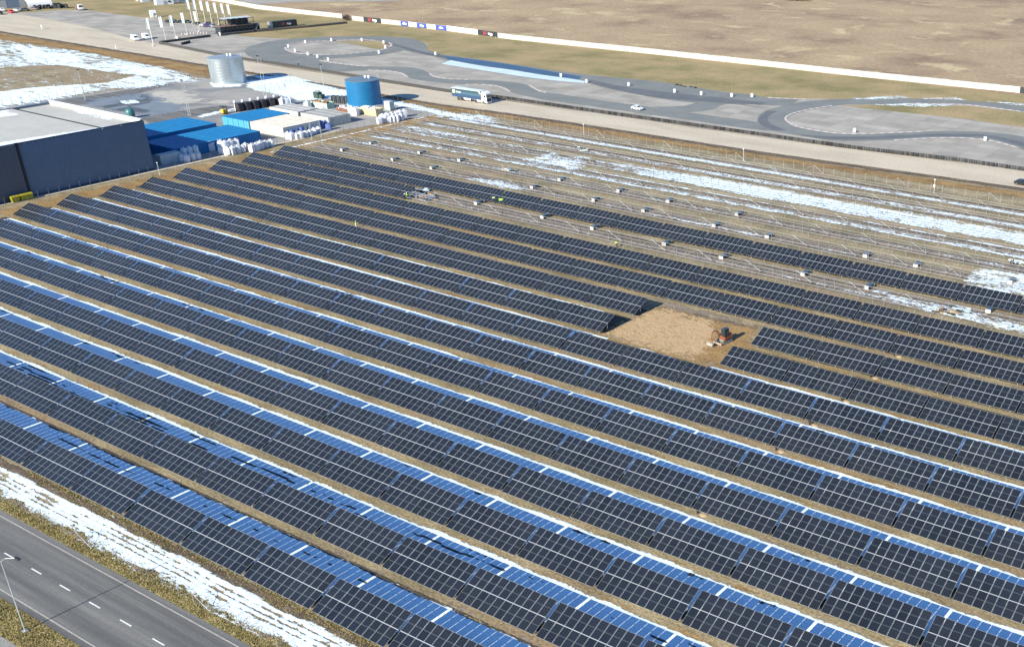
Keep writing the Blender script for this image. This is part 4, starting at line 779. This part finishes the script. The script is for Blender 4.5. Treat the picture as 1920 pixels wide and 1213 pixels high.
a=at(600,203); skip('mint and cream open waste skip with rusty load behind the grey containers',(a[0],a[1]+1.3),7.5,3.0,1.9,(.42,.55,.42),math.radians(2),M_rust)
a=at(690,216); skip('ochre and cream open skip with white load in front of the blue tank',(a[0],a[1]+1.3),8,3,2.2,(.58,.47,.28),math.radians(2),M_white)
a=at(648,212); skip('rusty brown open skip with white load left of the blue tank',(a[0]-1,a[1]+1.2),7,2.6,1.5,(.22,.11,.08),math.radians(-8),M_white)
a=at(634,197); 
for i in range(7):
    t=thing('bale_rack','dark upright bale rack, %s from left in the row behind the blue tank skips'%ORD[i],'rack',(a[0]-3.5+i*1.55,a[1]+1.5+.4*i,0),0,'dark bale racks beside the blue tank'); b=MB(); b.bevbox(-.6,.6,-.8,.8,.1,2.4,.08); b.build('bale',M_dark,t); b=MB()
    for x in (-.65,.65): b.box(x-.05,x+.05,-.85,.85,0,2.5)
    b.build('frame',M_steel,t)
M_bin=mat('M_bin',L(.03,.028,.035),.5,var=.3)
for i in range(6):
    f=i/5; a=at(449+74*f,203.5-11.5*f,1.0); t=thing('waste_bin','black lidded waste bin with white pipe, %s from left behind the middle containers'%ORD[i],'bin',(a[0],a[1],0),math.radians(8),'black bins behind the middle containers'); b=MB(); b.bevbox(-.9,.9,-1.0,1.0,0,2.5,.1); b.build('body',M_bin,t); b=MB(); b.box(-.95,.95,-1.05,1.05,2.5,2.65); b.build('lid',M_bin,t); b=MB(); b.lathe(-1.5,-.2,[(.28,0),(.28,2.6),(.4,2.7),(.4,3.2),(.1,3.4)],10); b.build('pipe',M_white,t)
a=at(421,214); t=thing('forklift','small yellow machine with dark mast at the end of the blue containers','forklift',(a[0],a[1],0)); b=MB(); b.bevbox(-.8,.8,-.9,.9,.3,1.5,.1); b.build('body',paint((.75,.45,.04)),t); b=MB(); b.box(-.7,.7,-.8,.7,2.2,2.3)
for x in (-.65,.65):
    for y in (-.75,.65): b.box(x-.04,x+.04,y-.04,y+.04,1.4,2.2)
b.build('cab_frame',M_dark,t); b=MB(); b.box(.85,.95,-.5,-.4,.1,2.8); b.box(.85,.95,.4,.5,.1,2.8); b.box(.95,1.8,-.45,-.3,.1,.18); b.box(.95,1.8,.3,.45,.1,.18); b.build('mast',M_dark,t); wheels(t,(-.5,.5),.8,.3,.25)
a=at(604,186); t=thing('compactor','dark green machine block standing behind the mint skip','machine',(a[0]-2,a[1],0)); b=MB(); b.bevbox(-1.2,1.2,-1.0,1.0,.2,2.2,.1); b.bevbox(1.3,2.8,-.8,.8,.3,1.6,.1); b.build('body',paint((.03,.07,.05)),t); b=MB(); b.box(-1,1,-.2,.2,2.2,2.7); b.build('hopper',M_steel,t); wheels(t,(-.7,.7),.9,.35)
# big bags
def bag_mesh(seed):
    r=np.random.default_rng(seed); b=MB(); R_=[]
    for k,(z,s) in enumerate([(0,.46),(.1,.52),(.5,.55),(.9,.54),(1.2,.52),(1.27,.40),(1.34,.15),(1.5,.2)]):
        ring=[]
        for i in range(14):
            a=2*math.pi*i/14; q=(abs(math.cos(a))**7+abs(math.sin(a))**7)**(-1/7); j=1+r.uniform(-.09,.09); ring.append((s*q*math.cos(a)*j,s*q*math.sin(a)*j,z+r.uniform(-.03,.03)*(k>0)))
        R_.append(ring)
    b.loft(R_); 
    for sx in (-1,1):
        for sy in (-1,1): b.tube([(sx*.38,sy*.38,1.15),(sx*.42,sy*.36,1.5),(sx*.3,sy*.42,1.15)],.03,4)
    return b
M_bag=mat('M_bag',L(.66,.67,.69),.7,var=.08,vs=2); M_bbag=mat('M_bbag',L(.10,.15,.36),.7,var=.15,vs=2)
BAGS=[bag_mesh(s).mesh('big_bag',M_bag,True) for s in range(4)]; BBAGS=[bag_mesh(s+9).mesh('big_bag',M_bbag,True) for s in range(2)]
def bags(px,label,grp,meshes,sc=1.25,z=0):
    for i,p in enumerate(px):
        a=at(p[0],p[1],z); o=link('big_bag',meshes[i%len(meshes)],None,(a[0],a[1],z),rng.uniform(0,3)); o.scale=(sc*rng.uniform(.9,1.1),)*2+(sc*rng.uniform(.9,1.15),); tag(o,label%ORD[i] if '%s' in label else label,'big bag',grp)
bags([(343,303),(352,304),(362,301),(372,299),(347,297),(358,295),(369,293)],'white big bag in the warehouse shade, %s in the heap by the grey container','shaded big bags by the warehouse',BAGS,1.35)
bags([(346,290),(357,288),(368,286)],'white big bag on top of the shaded heap, %s from left','upper big bags by the warehouse',BAGS,1.2,1.3)
bags([(418,289),(428,291),(438,290),(447,288),(456,286),(462,282),(474,285),(482,283),(490,280),(499,277),(509,275)],'white big bag at the yard fence before the blue block, %s from left','white big bags before the blue block',BAGS,1.5)
bags([(396,284),(412,281),(424,280),(434,278),(444,276)],'white big bag in the second line before the blue block, %s from left','second line of white big bags',BAGS,1.7)
bags([(416,278),(424,279),(432,277)],'white big bag stacked on top at the blue block, %s from left','topmost white big bags',BAGS,1.4,1.6)
bags([(541,261),(548,262),(557,261),(565,260),(574,257),(582,255),(590,252),(598,249)],'white big bag before the cream containers, %s from left','white big bags before the cream containers',BAGS,1.35)
bags([(545,255),(555,253),(565,251),(575,248),(585,246),(594,243),(603,241),(611,238),(617,244)],'dark blue big bag before the cream containers, %s from left','blue big bags before the cream containers',BBAGS,1.5)
bags([(713,233),(721,231),(729,230),(737,229),(745,228),(753,226)],'white big bag at the fence right of the containers, %s from left in front line','front big bags right of the containers',BAGS,1.6)
bags([(718,227),(727,226),(735,224),(743,223),(751,221),(759,220)],'white big bag at the fence right of the containers, %s from left in rear line','rear big bags right of the containers',BAGS,1.6)
bags([(531,199),(538,198),(546,197),(577,203),(607,216),(660,215),(667,217),(672,214)],'white big bag among the grey containers and skips, %s from left','big bags among the skips',BAGS,1.7)
# ------------------------------------------------------------------ track furniture
def stack_mesh(n,r,h,seed,m):
    b=MB(); q=random.Random(seed)
    for i in range(n):
        ox,oy=q.uniform(-.04,.04),q.uniform(-.04,.04); z=i*h; b.lathe(ox,oy,[(r*.8,z),(r,z+h*.25),(r,z+h*.75),(r*.8,z+h),(r*.5,z+h*.9),(r*.5,z+h*.2)],12,cap=False)
    return b.mesh('tyre_stack',m)
STK=[stack_mesh(4,.35,.26,s,M_rubber) for s in range(3)]
ty=[(-424,283.6),(-384.3,284),(-339,282.6),(-302,281.8),(-272,284.2),(-234.3,284.6),(-169.7,286.6),(-140,287.4),(-109,291),(-90,291.2),(-70,293)]
xs=np.arange(-424,-76,.74); allst=[(x,float(np.interp(x,[p[0] for p in ty],[p[1] for p in ty]))) for x in xs]
near=[p for p in allst if p[0]>-76-.74*300][-298:]; far=[p for p in allst if p not in near]
for i,(x,y) in enumerate(near):
    o=link('tyre_stack',STK[i%3],None,(x,y+rng.uniform(-.05,.05),.06),rng.uniform(0,3)); tag(o,'dark stack of old tyres in the long barrier between gravel road and track','tyre stack','tyre stacks of the long track barrier')
b=MB()
def addst(b,x,y): 
    z=.0
    for i in range(4): b.lathe(x,y,[(.29,z),(.35,z+.07),(.35,z+.19),(.29,z+.26),(.17,z+.2)],8,cap=False); z+=.26
for x,y in far: addst(b,x,y)
for p0,p1 in (((302,82),(394,70)),((410,68.5),(480,61)),((480,61),(580,52)),((580,52),(650,45)),((341,85),(356,81)),((300,83),(450,113))):
    a,c=np.array(at(*p0)),np.array(at(*p1)); n=int(np.hypot(*(c-a))/.75)
    for i in range(n+1): q=a+(c-a)*i/max(n,1); addst(b,*q)
o=kind(b.build('tyre_barrier',M_rubber),'stuff'); o.location.z=.06
WST=stack_mesh(4,.5,.3,5,mat('M_wtyre',L(.78,.77,.75),.6,var=.1))
mk=[(541,90),(573,82),(622,78),(679,78),(720,82.5),(723,91.5),(711,101.5),(554,98.5),(578,104.5),(596,109.5),(616,115),(817,104),(1052,145),(1100,156),(1179,162),(1265,174.5),(1315,179),(1372,182.5),(1410,183),(1602,249),(1847,265)]
wh_=['at the left tip of the oval','upper left of the oval','at the top of the oval, left','at the top of the oval, right','upper right of the oval','at the right tip of the oval','lower right of the oval','lower left of the oval','at the bottom of the oval, left','just below the oval','at the start of the lower kerb','at the grass corner right of the oval','on the pale wet band','at the right tip of the pale wet band','above the white car','beside the loose tyres','between loose tyres and hairpin, first','between loose tyres and hairpin, second','between loose tyres and hairpin, third','inside the hairpin by the lower kerb','inside the far right bend']
for p,l_ in zip(mk,wh_):
    a=at(*p); o=link('marker_stack',WST,None,(a[0],a[1],.12)); tag(o,'white painted tyre stack on the track '+l_,'track marker','white marker stacks around the track')
a=at(1285,163); 
for i in range(5):
    o=link('loose_tyre',stack_mesh(1,.75,.4,i,M_rubber) if i==0 else STK[0],None,(a[0]+i*2.2-4,a[1]-.6+rng.uniform(-.8,.8),.12)); o.scale=(1.6,1.6,.35) if i else (1,1,1); tag(o,'black loose tyre on the asphalt by the grass edge, one of a scattered few','tyre','loose tyres by the grass edge')
# concrete wall
M_conc=mat('M_conc',L(.44,.425,.395),.8,0,.3,.2,.5)
def wall(label,px,h=2.25):
    P_=[np.array(at(*p)) for p in px]; S=[0]
    for a,b_ in zip(P_,P_[1:]): S.append(S[-1]+float(np.hypot(*(b_-a))))
    A=np.array(P_); o=P_[0]; t=thing('concrete_wall',label,'wall',(o[0],o[1],0)); mb=MB(); n=int(S[-1]/2.5)
    for i in range(n):
        p0=np.array([np.interp(i*S[-1]/n,S,A[:,k]) for k in (0,1)])-o; p1=np.array([np.interp((i+1)*S[-1]/n-.05,S,A[:,k]) for k in (0,1)])-o; hh=h+rng.uniform(-.05,.05); d=rng.uniform(-.04,.04)
        mb.add([(p0[0],p0[1]+d,0),(p1[0],p1[1]+d,0),(p1[0],p1[1]+.22+d,0),(p0[0],p0[1]+.22+d,0),(p0[0],p0[1]+d,hh),(p1[0],p1[1]+d,hh),(p1[0],p1[1]+.22+d,hh),(p0[0],p0[1]+.22+d,hh)],[(0,1,5,4),(1,2,6,5),(2,3,7,6),(3,0,4,7),(4,5,6,7)])
    mb.build('wall_panels',M_conc,t)
    for i in range(0,n,10):
        p0=np.array([np.interp(i*S[-1]/n,S,A[:,k]) for k in (0,1)])-o; q=MB(); q.box(p0[0]-.2,p0[0]+.2,p0[1]-.5,p0[1]+.3,0,.35); q.build('footing',M_conc,t)
    return t
W1=[(380,-1),(420,5.5),(480,17.5),(560,26.5),(642,35.2)]; W2=[(660,39),(740,47.5),(860,61),(960,75),(1200,99.8),(1440,125.5),(1600,143),(1750,158.5),(1912,175)]
wall('pale concrete panel wall at the left, ending in a gap with a bush',W1); wall('long pale concrete wall with banners dividing track and field',W2)
wp=[np.array(at(*p)) for p in W2]
def wy(x): return float(np.interp(x,[p[0] for p in wp],[p[1] for p in wp]))
M_bdark=mat('M_bdark',L(.025,.03,.035),.6,var=.1); M_bblue=mat('M_bblue',L(.045,.08,.36),.6,var=.05); M_bred=mat('M_bred',L(.65,.05,.07),.6,var=0); M_bwhite=mat('M_bwhite',L(.8,.8,.8),.6,var=.03); M_bgrey=mat('M_bgrey',L(.45,.45,.47),.6,var=0)
def banner(label,px0,px1,m,items,h=2.0):
    a,b_=at(*px0),at(*px1); x0,x1=a[0],b_[0]; y0,y1=wy(x0)-.12,wy(x1)-.12; ln=math.hypot(x1-x0,y1-y0); rz_=math.atan2(y1-y0,x1-x0)
    t=thing('banner',label,'banner',(x0,y0,.12),rz_); q=MB(); q.box(0,ln,-.04,.0,0,h); q.build('sheet',m,t)
    for s,fx,size,mm in items: lettering(s,size,mm,t,(fx*ln,-.06,h*.52),(math.pi/2,0,0))
def winga(name,a,b_): banner(name,a,b_,M_bdark,[('L/\\',.36,2.2,M_bred),('inga',.64,2.0,M_bwhite)],2.3)
winga('black banner with red and white lettering nearest the gap in the wall',(682,41.5),(714,45)); winga('black banner with red and white lettering right of the white banner',(898,66),(935,71))
for i,(a,b_) in enumerate([((751,49),(766,50.6)),((782,52.3),(800,54.5)),((817,56.3),(837,58.7))]): banner('blue banner with white script, %s of three on the wall'%ORD[i],a,b_,M_bblue,[('cilke',.5,1.6,M_bwhite)],2.1)
for i,(a,b_) in enumerate([((766.3,50.6),(781.8,52.3)),((800.3,54.5),(816.8,56.3))]): banner('pale banner with grey blocks between blue banners, %s of two'%ORD[i],a,b_,M_bwhite,[('IIIIII',.5,1.3,M_bgrey)],2.1)
banner('long white banner with faint grey writing on the wall',(837.5,58.8),(897,66),M_bwhite,[('_  ____    _  ____',.5,.9,M_bgrey)],2.3)
banner('dark banner at the right end of the concrete wall',(1912.5,175),(1950,179),M_bdark,[],2.1)
# bushes and trees
M_twig=mat('M_twig',L(.07,.045,.04),.9,var=.3); M_leaf=mat('M_leaf',L(.035,.055,.025),.9,var=.4,vs=.6); M_bark=mat('M_bark',L(.06,.05,.04),.9)
def bush(label,a,R_,H,m,n,cat='bush',name='bush'):
    t=thing(name,label,cat,(a[0],a[1],0)); b=MB(); b.tube([(0,0,0),(.1,0,H*.7)],.12,6,0,.04); b.build('trunk',M_bark,t); b=MB()
    for i in range(n):
        u,v=rng.uniform(0,2*math.pi),rng.uniform(.15,1); rr=R_*math.sqrt(rng.uniform(0,1))*(1-(v-.3)**2*1.2 if v>.3 else .8); c=np.array([rr*math.cos(u),rr*math.sin(u),H*v]); s=rng.uniform(.15,.4)*R_*.35; d=rng.normal(0,1,(3,3)); b.add([c+d[0]*s,c+d[1]*s,c+d[2]*s],[(0,1,2)])
    b.build('crown',m,t); return t
bush('bare dark bush growing in the gap of the concrete wall',at(651,39),2.6,2.6,M_twig,260)
for i,(px,lb) in enumerate((((1478,1),'left'),((1492,1.5),'second from left'),((1506,1.2),'third from left'),((1518,.5),'right'))): bush('dark green shrub far out on the brown field, %s of four'%lb,at(*px),4.2,2.6,M_leaf,260)
# ------------------------------------------------------------------ truck, cars
M_tside=mat('M_tside',L(.055,.115,.165),.5,var=.05); M_tlow=mat('M_tlow',L(.03,.065,.14),.5,var=.05); M_tgreen=mat('M_tgreen',L(.035,.075,.085),.5,var=.05); M_logo=mat('M_logo',L(.55,.65,.25),.5,var=0)
a=at(848,187); c=at(919,198.5); rt_=math.atan2(c[1]-a[1],c[0]-a[0])
tk=thing('truck','articulated truck with teal-blue curtain trailer and white cab on the gravel road','truck',(a[0],a[1]+1.3,.08),0.02)
K=17.6/16.5
q=MB(); q.box(0,13.2,-1.27,1.27,1.2,3.9); q.build('trailer_box',M_tside,tk)
q=MB(); q.box(-.03,13.23,-1.3,1.3,3.9,4.02); q.build('trailer_roof',mat('M_troofw',L(.62,.70,.72),.5,var=.1),tk)
q=MB(); q.box(.02,13.1,-1.30,-1.275,1.2,2.2); q.build('curtain_lower_band',M_tlow,tk); q=MB(); q.box(.02,12.4,-1.30,-1.275,3.1,3.88); q.build('curtain_upper_band',M_tgreen,tk)
q=MB(); q.box(.5,1.6,-1.32,-1.303,2.35,3.55); q.build('logo_square',M_logo,tk); lettering('G',1.0,M_bwhite,tk,(1.05,-1.325,2.95),(math.pi/2,0,0)); lettering('Girteka',.75,M_bwhite,tk,(3.2,-1.305,2.85),(math.pi/2,0,0))
q=MB(); q.add([(12.45,-1.305,3.9),(13.2,-1.305,3.9),(13.2,-1.305,2.9)],[(0,1,2)]); q.build('curtain_corner',M_white,tk)
q=MB(); q.box(.2,12.9,-.5,.5,.75,1.2); q.box(5.2,8.6,-1.2,-1.1,.5,1.1); q.build('chassis',M_white,tk)
def cabm():
    q=MB(); pr=[(13.5,.6),(13.5,3.5),(13.9,3.95),(14.7,4.0),(15.5,3.6),(15.75,3.1),(15.9,1.9),(15.95,.5),(15.2,.45)]
    q.loft([[(x,y,z) for x,z in pr] for y in (-1.22,-1.15,1.15,1.22)]); return q
cb_=cabm().build('cab',M_white,tk); q=MB(); q.add([(15.79,-1.05,3.05),(15.93,-1.1,2.0),(15.93,1.1,2.0),(15.79,1.05,3.05)],[(0,1,2,3)]); q.build('windscreen',M_glass,cb_)
q=MB(); q.add([(14.7,-1.235,2.1),(15.6,-1.235,2.1),(15.55,-1.235,2.9),(14.8,-1.235,2.9)],[(0,1,2,3)]); q.build('side_window',M_glass,cb_); q=MB(); q.box(15.96,16.0,-1.0,1.0,.7,1.8); q.build('grille',M_dark,cb_); q=MB(); q.bevbox(15.5,16.05,-1.23,1.23,.35,.7,.08); q.build('bumper',M_white,cb_)
q=MB(); q.box(11.2,15.0,-1.18,-1.05,.45,1.05); q.build('side_skirt',M_white,tk)
wheels(tk,(2.6,3.95,5.25,11.0,14.5),1.05,.5,.4)
a=at(1195,207); make_car('white saloon car with rear spoiler driving on the track',(a[0],a[1],.13),math.radians(-8),(.75,.76,.78),spoiler=True)
for px,lb in (((254,77),'left'),((275,74),'right')): a=at(*px); make_car('white panel van parked on the apron by the flagpoles, %s of two'%lb,(a[0],a[1],.08),math.radians(-12),(.8,.8,.8),True,'white vans parked on the apron',cat='van')
cars=[((317,44),(.03,.035,.04),'dark car at the left end of the row behind the flags'),((328,43.5),(.02,.05,.055),'dark teal car second in the row behind the flags'),((341,44),(.05,.06,.07),'dark grey car third in the row behind the flags'),((352,44),(.035,.05,.05),'dark green-grey car at the right of the row behind the flags'),((372,48),(.03,.03,.035),'black car left of the cluster beside the dark pavilion'),((383,50.5),(.5,.46,.46),'pale car in the cluster beside the dark pavilion'),((392,48),(.045,.025,.07),'dark purple car in the cluster beside the dark pavilion'),((390,51.5),(.04,.03,.12),'dark violet car in front of the cluster by the pavilion'),((399,52),(.32,.33,.36),'silver car in the cluster nearest the pavilion'),((413,57.5),(.8,.8,.8),'white car parked against the dark pavilion'),((22,25),(.62,.03,.05),'red car among parked cars at the upper left'),((5,21.5),(.75,.78,.8),'white car at the upper left corner of the photo'),((33,22),(.45,.48,.52),'silver car behind the red car at the upper left'),((2,28),(.03,.03,.035),'black car below the white one at the left edge'),((48,21),(.04,.05,.06),'dark car right of the silver car at the upper left'),((66,19),(.2,.16,.17),'dull brown car near the white tent'),((1917,348),(.02,.022,.025),'black car on the gravel road at the right edge')]
for px,col,lb in cars: a=at(*px); make_car(lb,(a[0],a[1],.08),math.radians(rng.uniform(-25,25)),col)
# tractor near the tent
a=at(150,20); t=thing('tractor_unit','small red lorry with white cab parked at the lot edge near the tent','lorry',(a[0],a[1],.06),math.radians(-15)); q=MB(); q.box(-3.2,1.0,-1.1,1.1,.8,1.6); q.build('flatbed',paint((.35,.1,.08)),t); q=MB(); q.bevbox(1.2,2.8,-1.15,1.15,.6,3.0,.15); q.build('cab',M_white,t); q=MB(); q.box(2.81,2.83,-.9,.9,1.8,2.7); q.build('windscreen',M_glass,t); wheels(t,(-2.2,-1.2,2.1),1.0,.5,.35)
# ------------------------------------------------------------------ flags
M_flag=mat('M_flag',L(.48,.51,.52),.8,var=.12,vs=.5)
def flag_mesh(h,seed,w=1.15,hh=4.6):
    r=random.Random(seed); b=MB(); n,mm=10,8; ph=r.uniform(0,6)
    vs=[]
    for j in range(mm+1):
        for i in range(n+1):
            u=i/n; v=j/mm; vs.append((-w*u,.18*math.sin(u*5+v*2+ph)*u-.3*u*u,h-.1-hh*v-.25*u*math.sin(v*3)))
    b.add(vs,[(j*(n+1)+i,j*(n+1)+i+1,(j+1)*(n+1)+i+1,(j+1)*(n+1)+i) for j in range(mm) for i in range(n)]); return b.mesh('flag',M_flag,True)
fl_=[((288,86.5),11.5,.13,'thick white flagpole nearest the gravel road'),((311.8,79.7),10.9,.08,'thin white flagpole second from the gravel road'),((330,73),10,.07,'thin white flagpole third from the gravel road'),((351,66),9.8,.07,'thin white flagpole fourth from the gravel road'),((374,60),9.2,.07,'thin white flagpole fifth from the gravel road'),((361.5,44.8),11.3,.12,'tall white flagpole, first from left in the rear line'),((373,44),11,.12,'tall white flagpole, second from left in the rear line'),((385.7,44),10.6,.12,'tall white flagpole, third from left in the rear line'),((398,46),10.6,.12,'tall white flagpole, fourth from left in the rear line'),((411,47.3),10.4,.12,'tall white flagpole, fifth from left in the rear line'),((424,48.3),10.2,.12,'tall white flagpole, sixth from left in the rear line'),((436,49.2),10.0,.12,'tall white flagpole, right end of the rear line')]
for i,(px,h,r,lb) in enumerate(fl_):
    a=at(*px); t=thing('flagpole',lb,'flagpole',(a[0],a[1],.06),0,'white flagpoles by the track apron'); q=MB(); q.tube([(0,0,0),(0,0,h)],r*1.1,6,0,r*.75); q.build('pole',M_white,t); q=MB(); q.bevbox(-.5,.5,-.5,.5,0,.35,.08); q.build('base',M_conc,t); link('flag',flag_mesh(h,i),t).rotation_euler=(0,0,math.radians(31))
# ------------------------------------------------------------------ pavilion, containers and tent at the top left
pv=thing('pavilion','dark two storey viewing pavilion with striped canopy at the track','pavilion',(-487.5,322.0,.06),math.radians(83)); M_pdark=mat('M_pdark',L(.028,.04,.045),.5,var=.15)
q=MB(); q.box(0,16.5,0,5,.4,3.2); q.box(-.5,17,-1.0,5.4,0,.35); q.build('lower_storey',M_pdark,pv); q=MB(); q.box(-.2,16.7,-.6,5.2,3.2,3.4); q.build('deck',mat('M_deck',L(.25,.16,.13),.8),pv)
q=MB(); q.box(6.5,15,2.2,4.9,3.4,5.9); q.build('upper_room',M_dark,pv)
for x in np.arange(0,17,2.75):
    for y in (-.4,4.9): q=MB(); q.box(x-.09,x+.09,y-.09,y+.09,3.4,6.3); q.build('post',M_dark,pv)
q=MB(); q.box(-.1,16.7,-.5,-.4,4.3,4.36); q.box(-.1,16.7,-.5,-.4,3.85,3.9); q.box(-.1,16.7,-.5,-.3,6.25,6.4); q.box(-.1,16.7,4.8,5.0,6.25,6.4); q.build('railing',M_dark,pv)
for i in range(5): q=MB(); x=2.6+i*2.75; q.loft([[(x,y,6.42+.0*y),(x+2.3,y,6.62),(x+2.3,y,6.68),(x,y,6.48)] for y in (-.5,5.0)]); q.build('canopy_sail',mat('M_sail',L(.42,.48,.50),.6) if i==0 else bpy.data.materials['M_sail'],pv)
for x in np.arange(.8,16,2.2): q=MB(); q.box(x,x+1.3,-.06,-.0,.7,2.8); q.build('window',M_glass,pv)
q=MB(); q.tube([(16.8,-.3,.4),(19.0,-.3,3.4)],.12,6); q.tube([(16.8,.9,.4),(19.0,.9,3.4)],.12,6); q.build('stair',M_steel,pv)
def darkcont(label,px0,px1,h,name='event_container',sign=True):
    a,b_=np.array(at(*px0)),np.array(at(*px1)); d=b_-a; ln=float(np.hypot(*d)); t=thing(name,label,'container',(a[0],a[1],.06),math.atan2(d[1],d[0])); q=container_meshes(ln,h); bo_=q.build('body',M_pdark,t,(ln/2,1.3,0))
    q=MB(); q.box(.4,ln-.4,-.02,.06,.35,h-.25); q.build('front_sheet',M_bdark,t)
    if sign: lettering('L/\\',1.5,M_bred,t,(ln*.42,-.05,h*.52),(math.pi/2,0,0)); lettering('inga',1.4,M_bwhite,t,(ln*.66,-.05,h*.52),(math.pi/2,0,0))
    else: q=MB(); q.box(ln*.3,ln*.6,-.04,-.021,.5,h-.4); q.build('door',M_dark,t)
    q=MB(); q.box(-1.6,-.1,.2,2.3,0,h); q.build('side_frame',M_steel,t) if sign else None
    return t
darkcont('dark container with red and white lettering beside the pavilion',(513,53.8),(558,49),2.9); darkcont('black container close against the right end of the pavilion',(473,58.2),(488,56.5),2.9,'black_container',False)
def whitebox(label,px,ln,wd,h,rz_,col=(.78,.80,.80)):
    a=at(*px); t=thing('site_cabin',label,'cabin',(a[0],a[1],.04),rz_); q=container_meshes(ln,h,wd); q.build('body',paint(col),t); q=MB(); q.box(-ln*.1,ln*.1,-wd/2-.07,-wd/2-.02,.2,2.1); q.build('door',M_galv,t); q=MB(); q.box(ln*.2,ln*.35,-wd/2-.07,-wd/2-.02,1.1,2.0); q.build('window',M_glass,t)
whitebox('large white box cabin standing on the grass at the top edge',(308,9),9,3.5,3.6,math.radians(78)); whitebox('grey-white box cabin at the top edge, left of the large one',(281,3.5),9,3.2,3.2,math.radians(78),(.55,.58,.6)); whitebox('small cream box at the top edge, leftmost of the cabins',(262,2.5),3,3,2.8,math.radians(78),(.75,.73,.66))
whitebox('blue-grey low cabin right of the large white one at the top edge',(332,5),10,3,3,math.radians(78),(.25,.32,.38)); whitebox('white kiosk with dark side at the corner of the car lot',(288,33),2.6,2.6,3.3,math.radians(70))
a=at(72,12.5); t=thing('tunnel_tent','white arched tunnel tent at the top left of the lot','tent',(a[0],a[1],.05),math.radians(80)); q=MB(); n=14
q.loft([[(x,3.8*math.cos(math.pi*i/n),3.9*math.sin(math.pi*i/n)) for i in range(n+1)]+[(x,3.6*math.cos(math.pi*i/n),3.7*math.sin(math.pi*i/n)) for i in range(n,-1,-1)] for x in (-6,6)]); q.build('cover',M_white,t,smooth=True); q=MB(); q.loft([[(x,3.59*math.cos(math.pi*i/n),3.69*math.sin(math.pi*i/n)) for i in range(n+1)] for x in (5.4,5.5)]); q.build('end_wall',M_dark,t)
a=at(100,16.5); t=thing('tyre_heap','long dark heap of stacked tyres beside the white tent','heap',(a[0],a[1],.05),math.radians(60)); q=MB()
for i in range(60): 
    x,y=rng.uniform(-9,7),rng.uniform(-1.5,1.5); h=rng.integers(1,6)
    for k in range(h): q.lathe(x,y,[(.5,k*.4),(.6,k*.4+.1),(.6,k*.4+.3),(.5,k*.4+.4),(.3,k*.4+.3)],8,cap=False)
q.build('tyres',M_rubber,t)
a=at(-2,17.5); b_=at(57,14); t=thing('dark_hall','dark blue-grey hall wall behind the parked cars at the upper left','hall',(a[0],a[1],.05),math.atan2(b_[1]-a[1],b_[0]-a[0])); q=MB(); q.box(-14,19,-.0,10,0,6); q.build('wall',M_clad,t); q=MB(); q.box(-14.3,19.3,-.3,10.3,6,6.3); q.build('roof',M_troof,t); q=MB(); q.box(0,4,-.06,-.01,0,4); q.box(10,14,-.06,-.01,0,4); q.build('gate',M_steel,t)
# small things on the apron: cones, posts
for i in range(9):
    a=at(341+i*5.6+(i>4)*2,66-.4*i+(i%3)*.5); t=thing('traffic_cone','white and orange cone on the apron, %s from left in the row by the flags'%ORD[i],'cone',(a[0],a[1],.06),0,'cones on the apron by the flags'); q=MB(); q.box(-.3,.3,-.3,.3,0,.06); q.build('base',M_bred,t); q=MB(); q.lathe(0,0,[(.24,.06),(.05,.9)],10); q.build('cone',M_kerb,t)
for px,lb in (((218,94),'short white leaning sign board beside the gravel road'),((333,77),'short white board standing at the black tyre barrier'),((79,56),'small white and red board at the far gravel road edge'),((413,69.5),'white bag-like block at the end of the black barrier')):
    a=at(*px); t=thing('sign_board',lb,'sign',(a[0],a[1],.06),rng.uniform(-.4,.4)); q=MB(); q.box(-.5,.5,-.05,.05,.5,1.9); q.build('board',M_white,t); q=MB(); q.box(-.05,.05,-.06,.06,0,.5); q.build('post',M_galv,t)
# ------------------------------------------------------------------ grass tufts on the near verges
def tufts(n,y0,y1,x0,x1,dens):
    b=MB(); vs=[];fs=[]
    X=rng.uniform(x0,x1,n); Y=rng.uniform(y0,y1,n); keep=dens(X,Y)>rng.uniform(0,1,n)
    for x,y in zip(X[keep],Y[keep]):
        if not inframe(x,y,0,10): continue
        for k in range(3):
            an=rng.uniform(0,6.28); w_=rng.uniform(.05,.11); h=rng.uniform(.05,.16); lx,ly=rng.normal(0,.12,2); i=len(vs); vs+=[(x-w_*math.cos(an),y-w_*math.sin(an),.02),(x+w_*math.cos(an),y+w_*math.sin(an),.02),(x+lx,y+ly,h)]; fs.append((i,i+1,i+2))
    b.add(vs,fs); return kind(b.build('grass',M_verge),'stuff')
tufts(16000,51.1,53.9,-150,-75,lambda X,Y:np.clip(.2+1.2*vnoise(X,Y,.5,1),0,1)*np.clip((54.0-Y)/.8,0,1))
tufts(9000,37.9,41.3,-125,-95,lambda X,Y:np.clip(.2+1.0*vnoise(X,Y,.5,2),0,1))
tufts(9000,56.6,58.3,-150,-75,lambda X,Y:np.clip(vnoise(X,Y,.6,3)-.1,0,1))
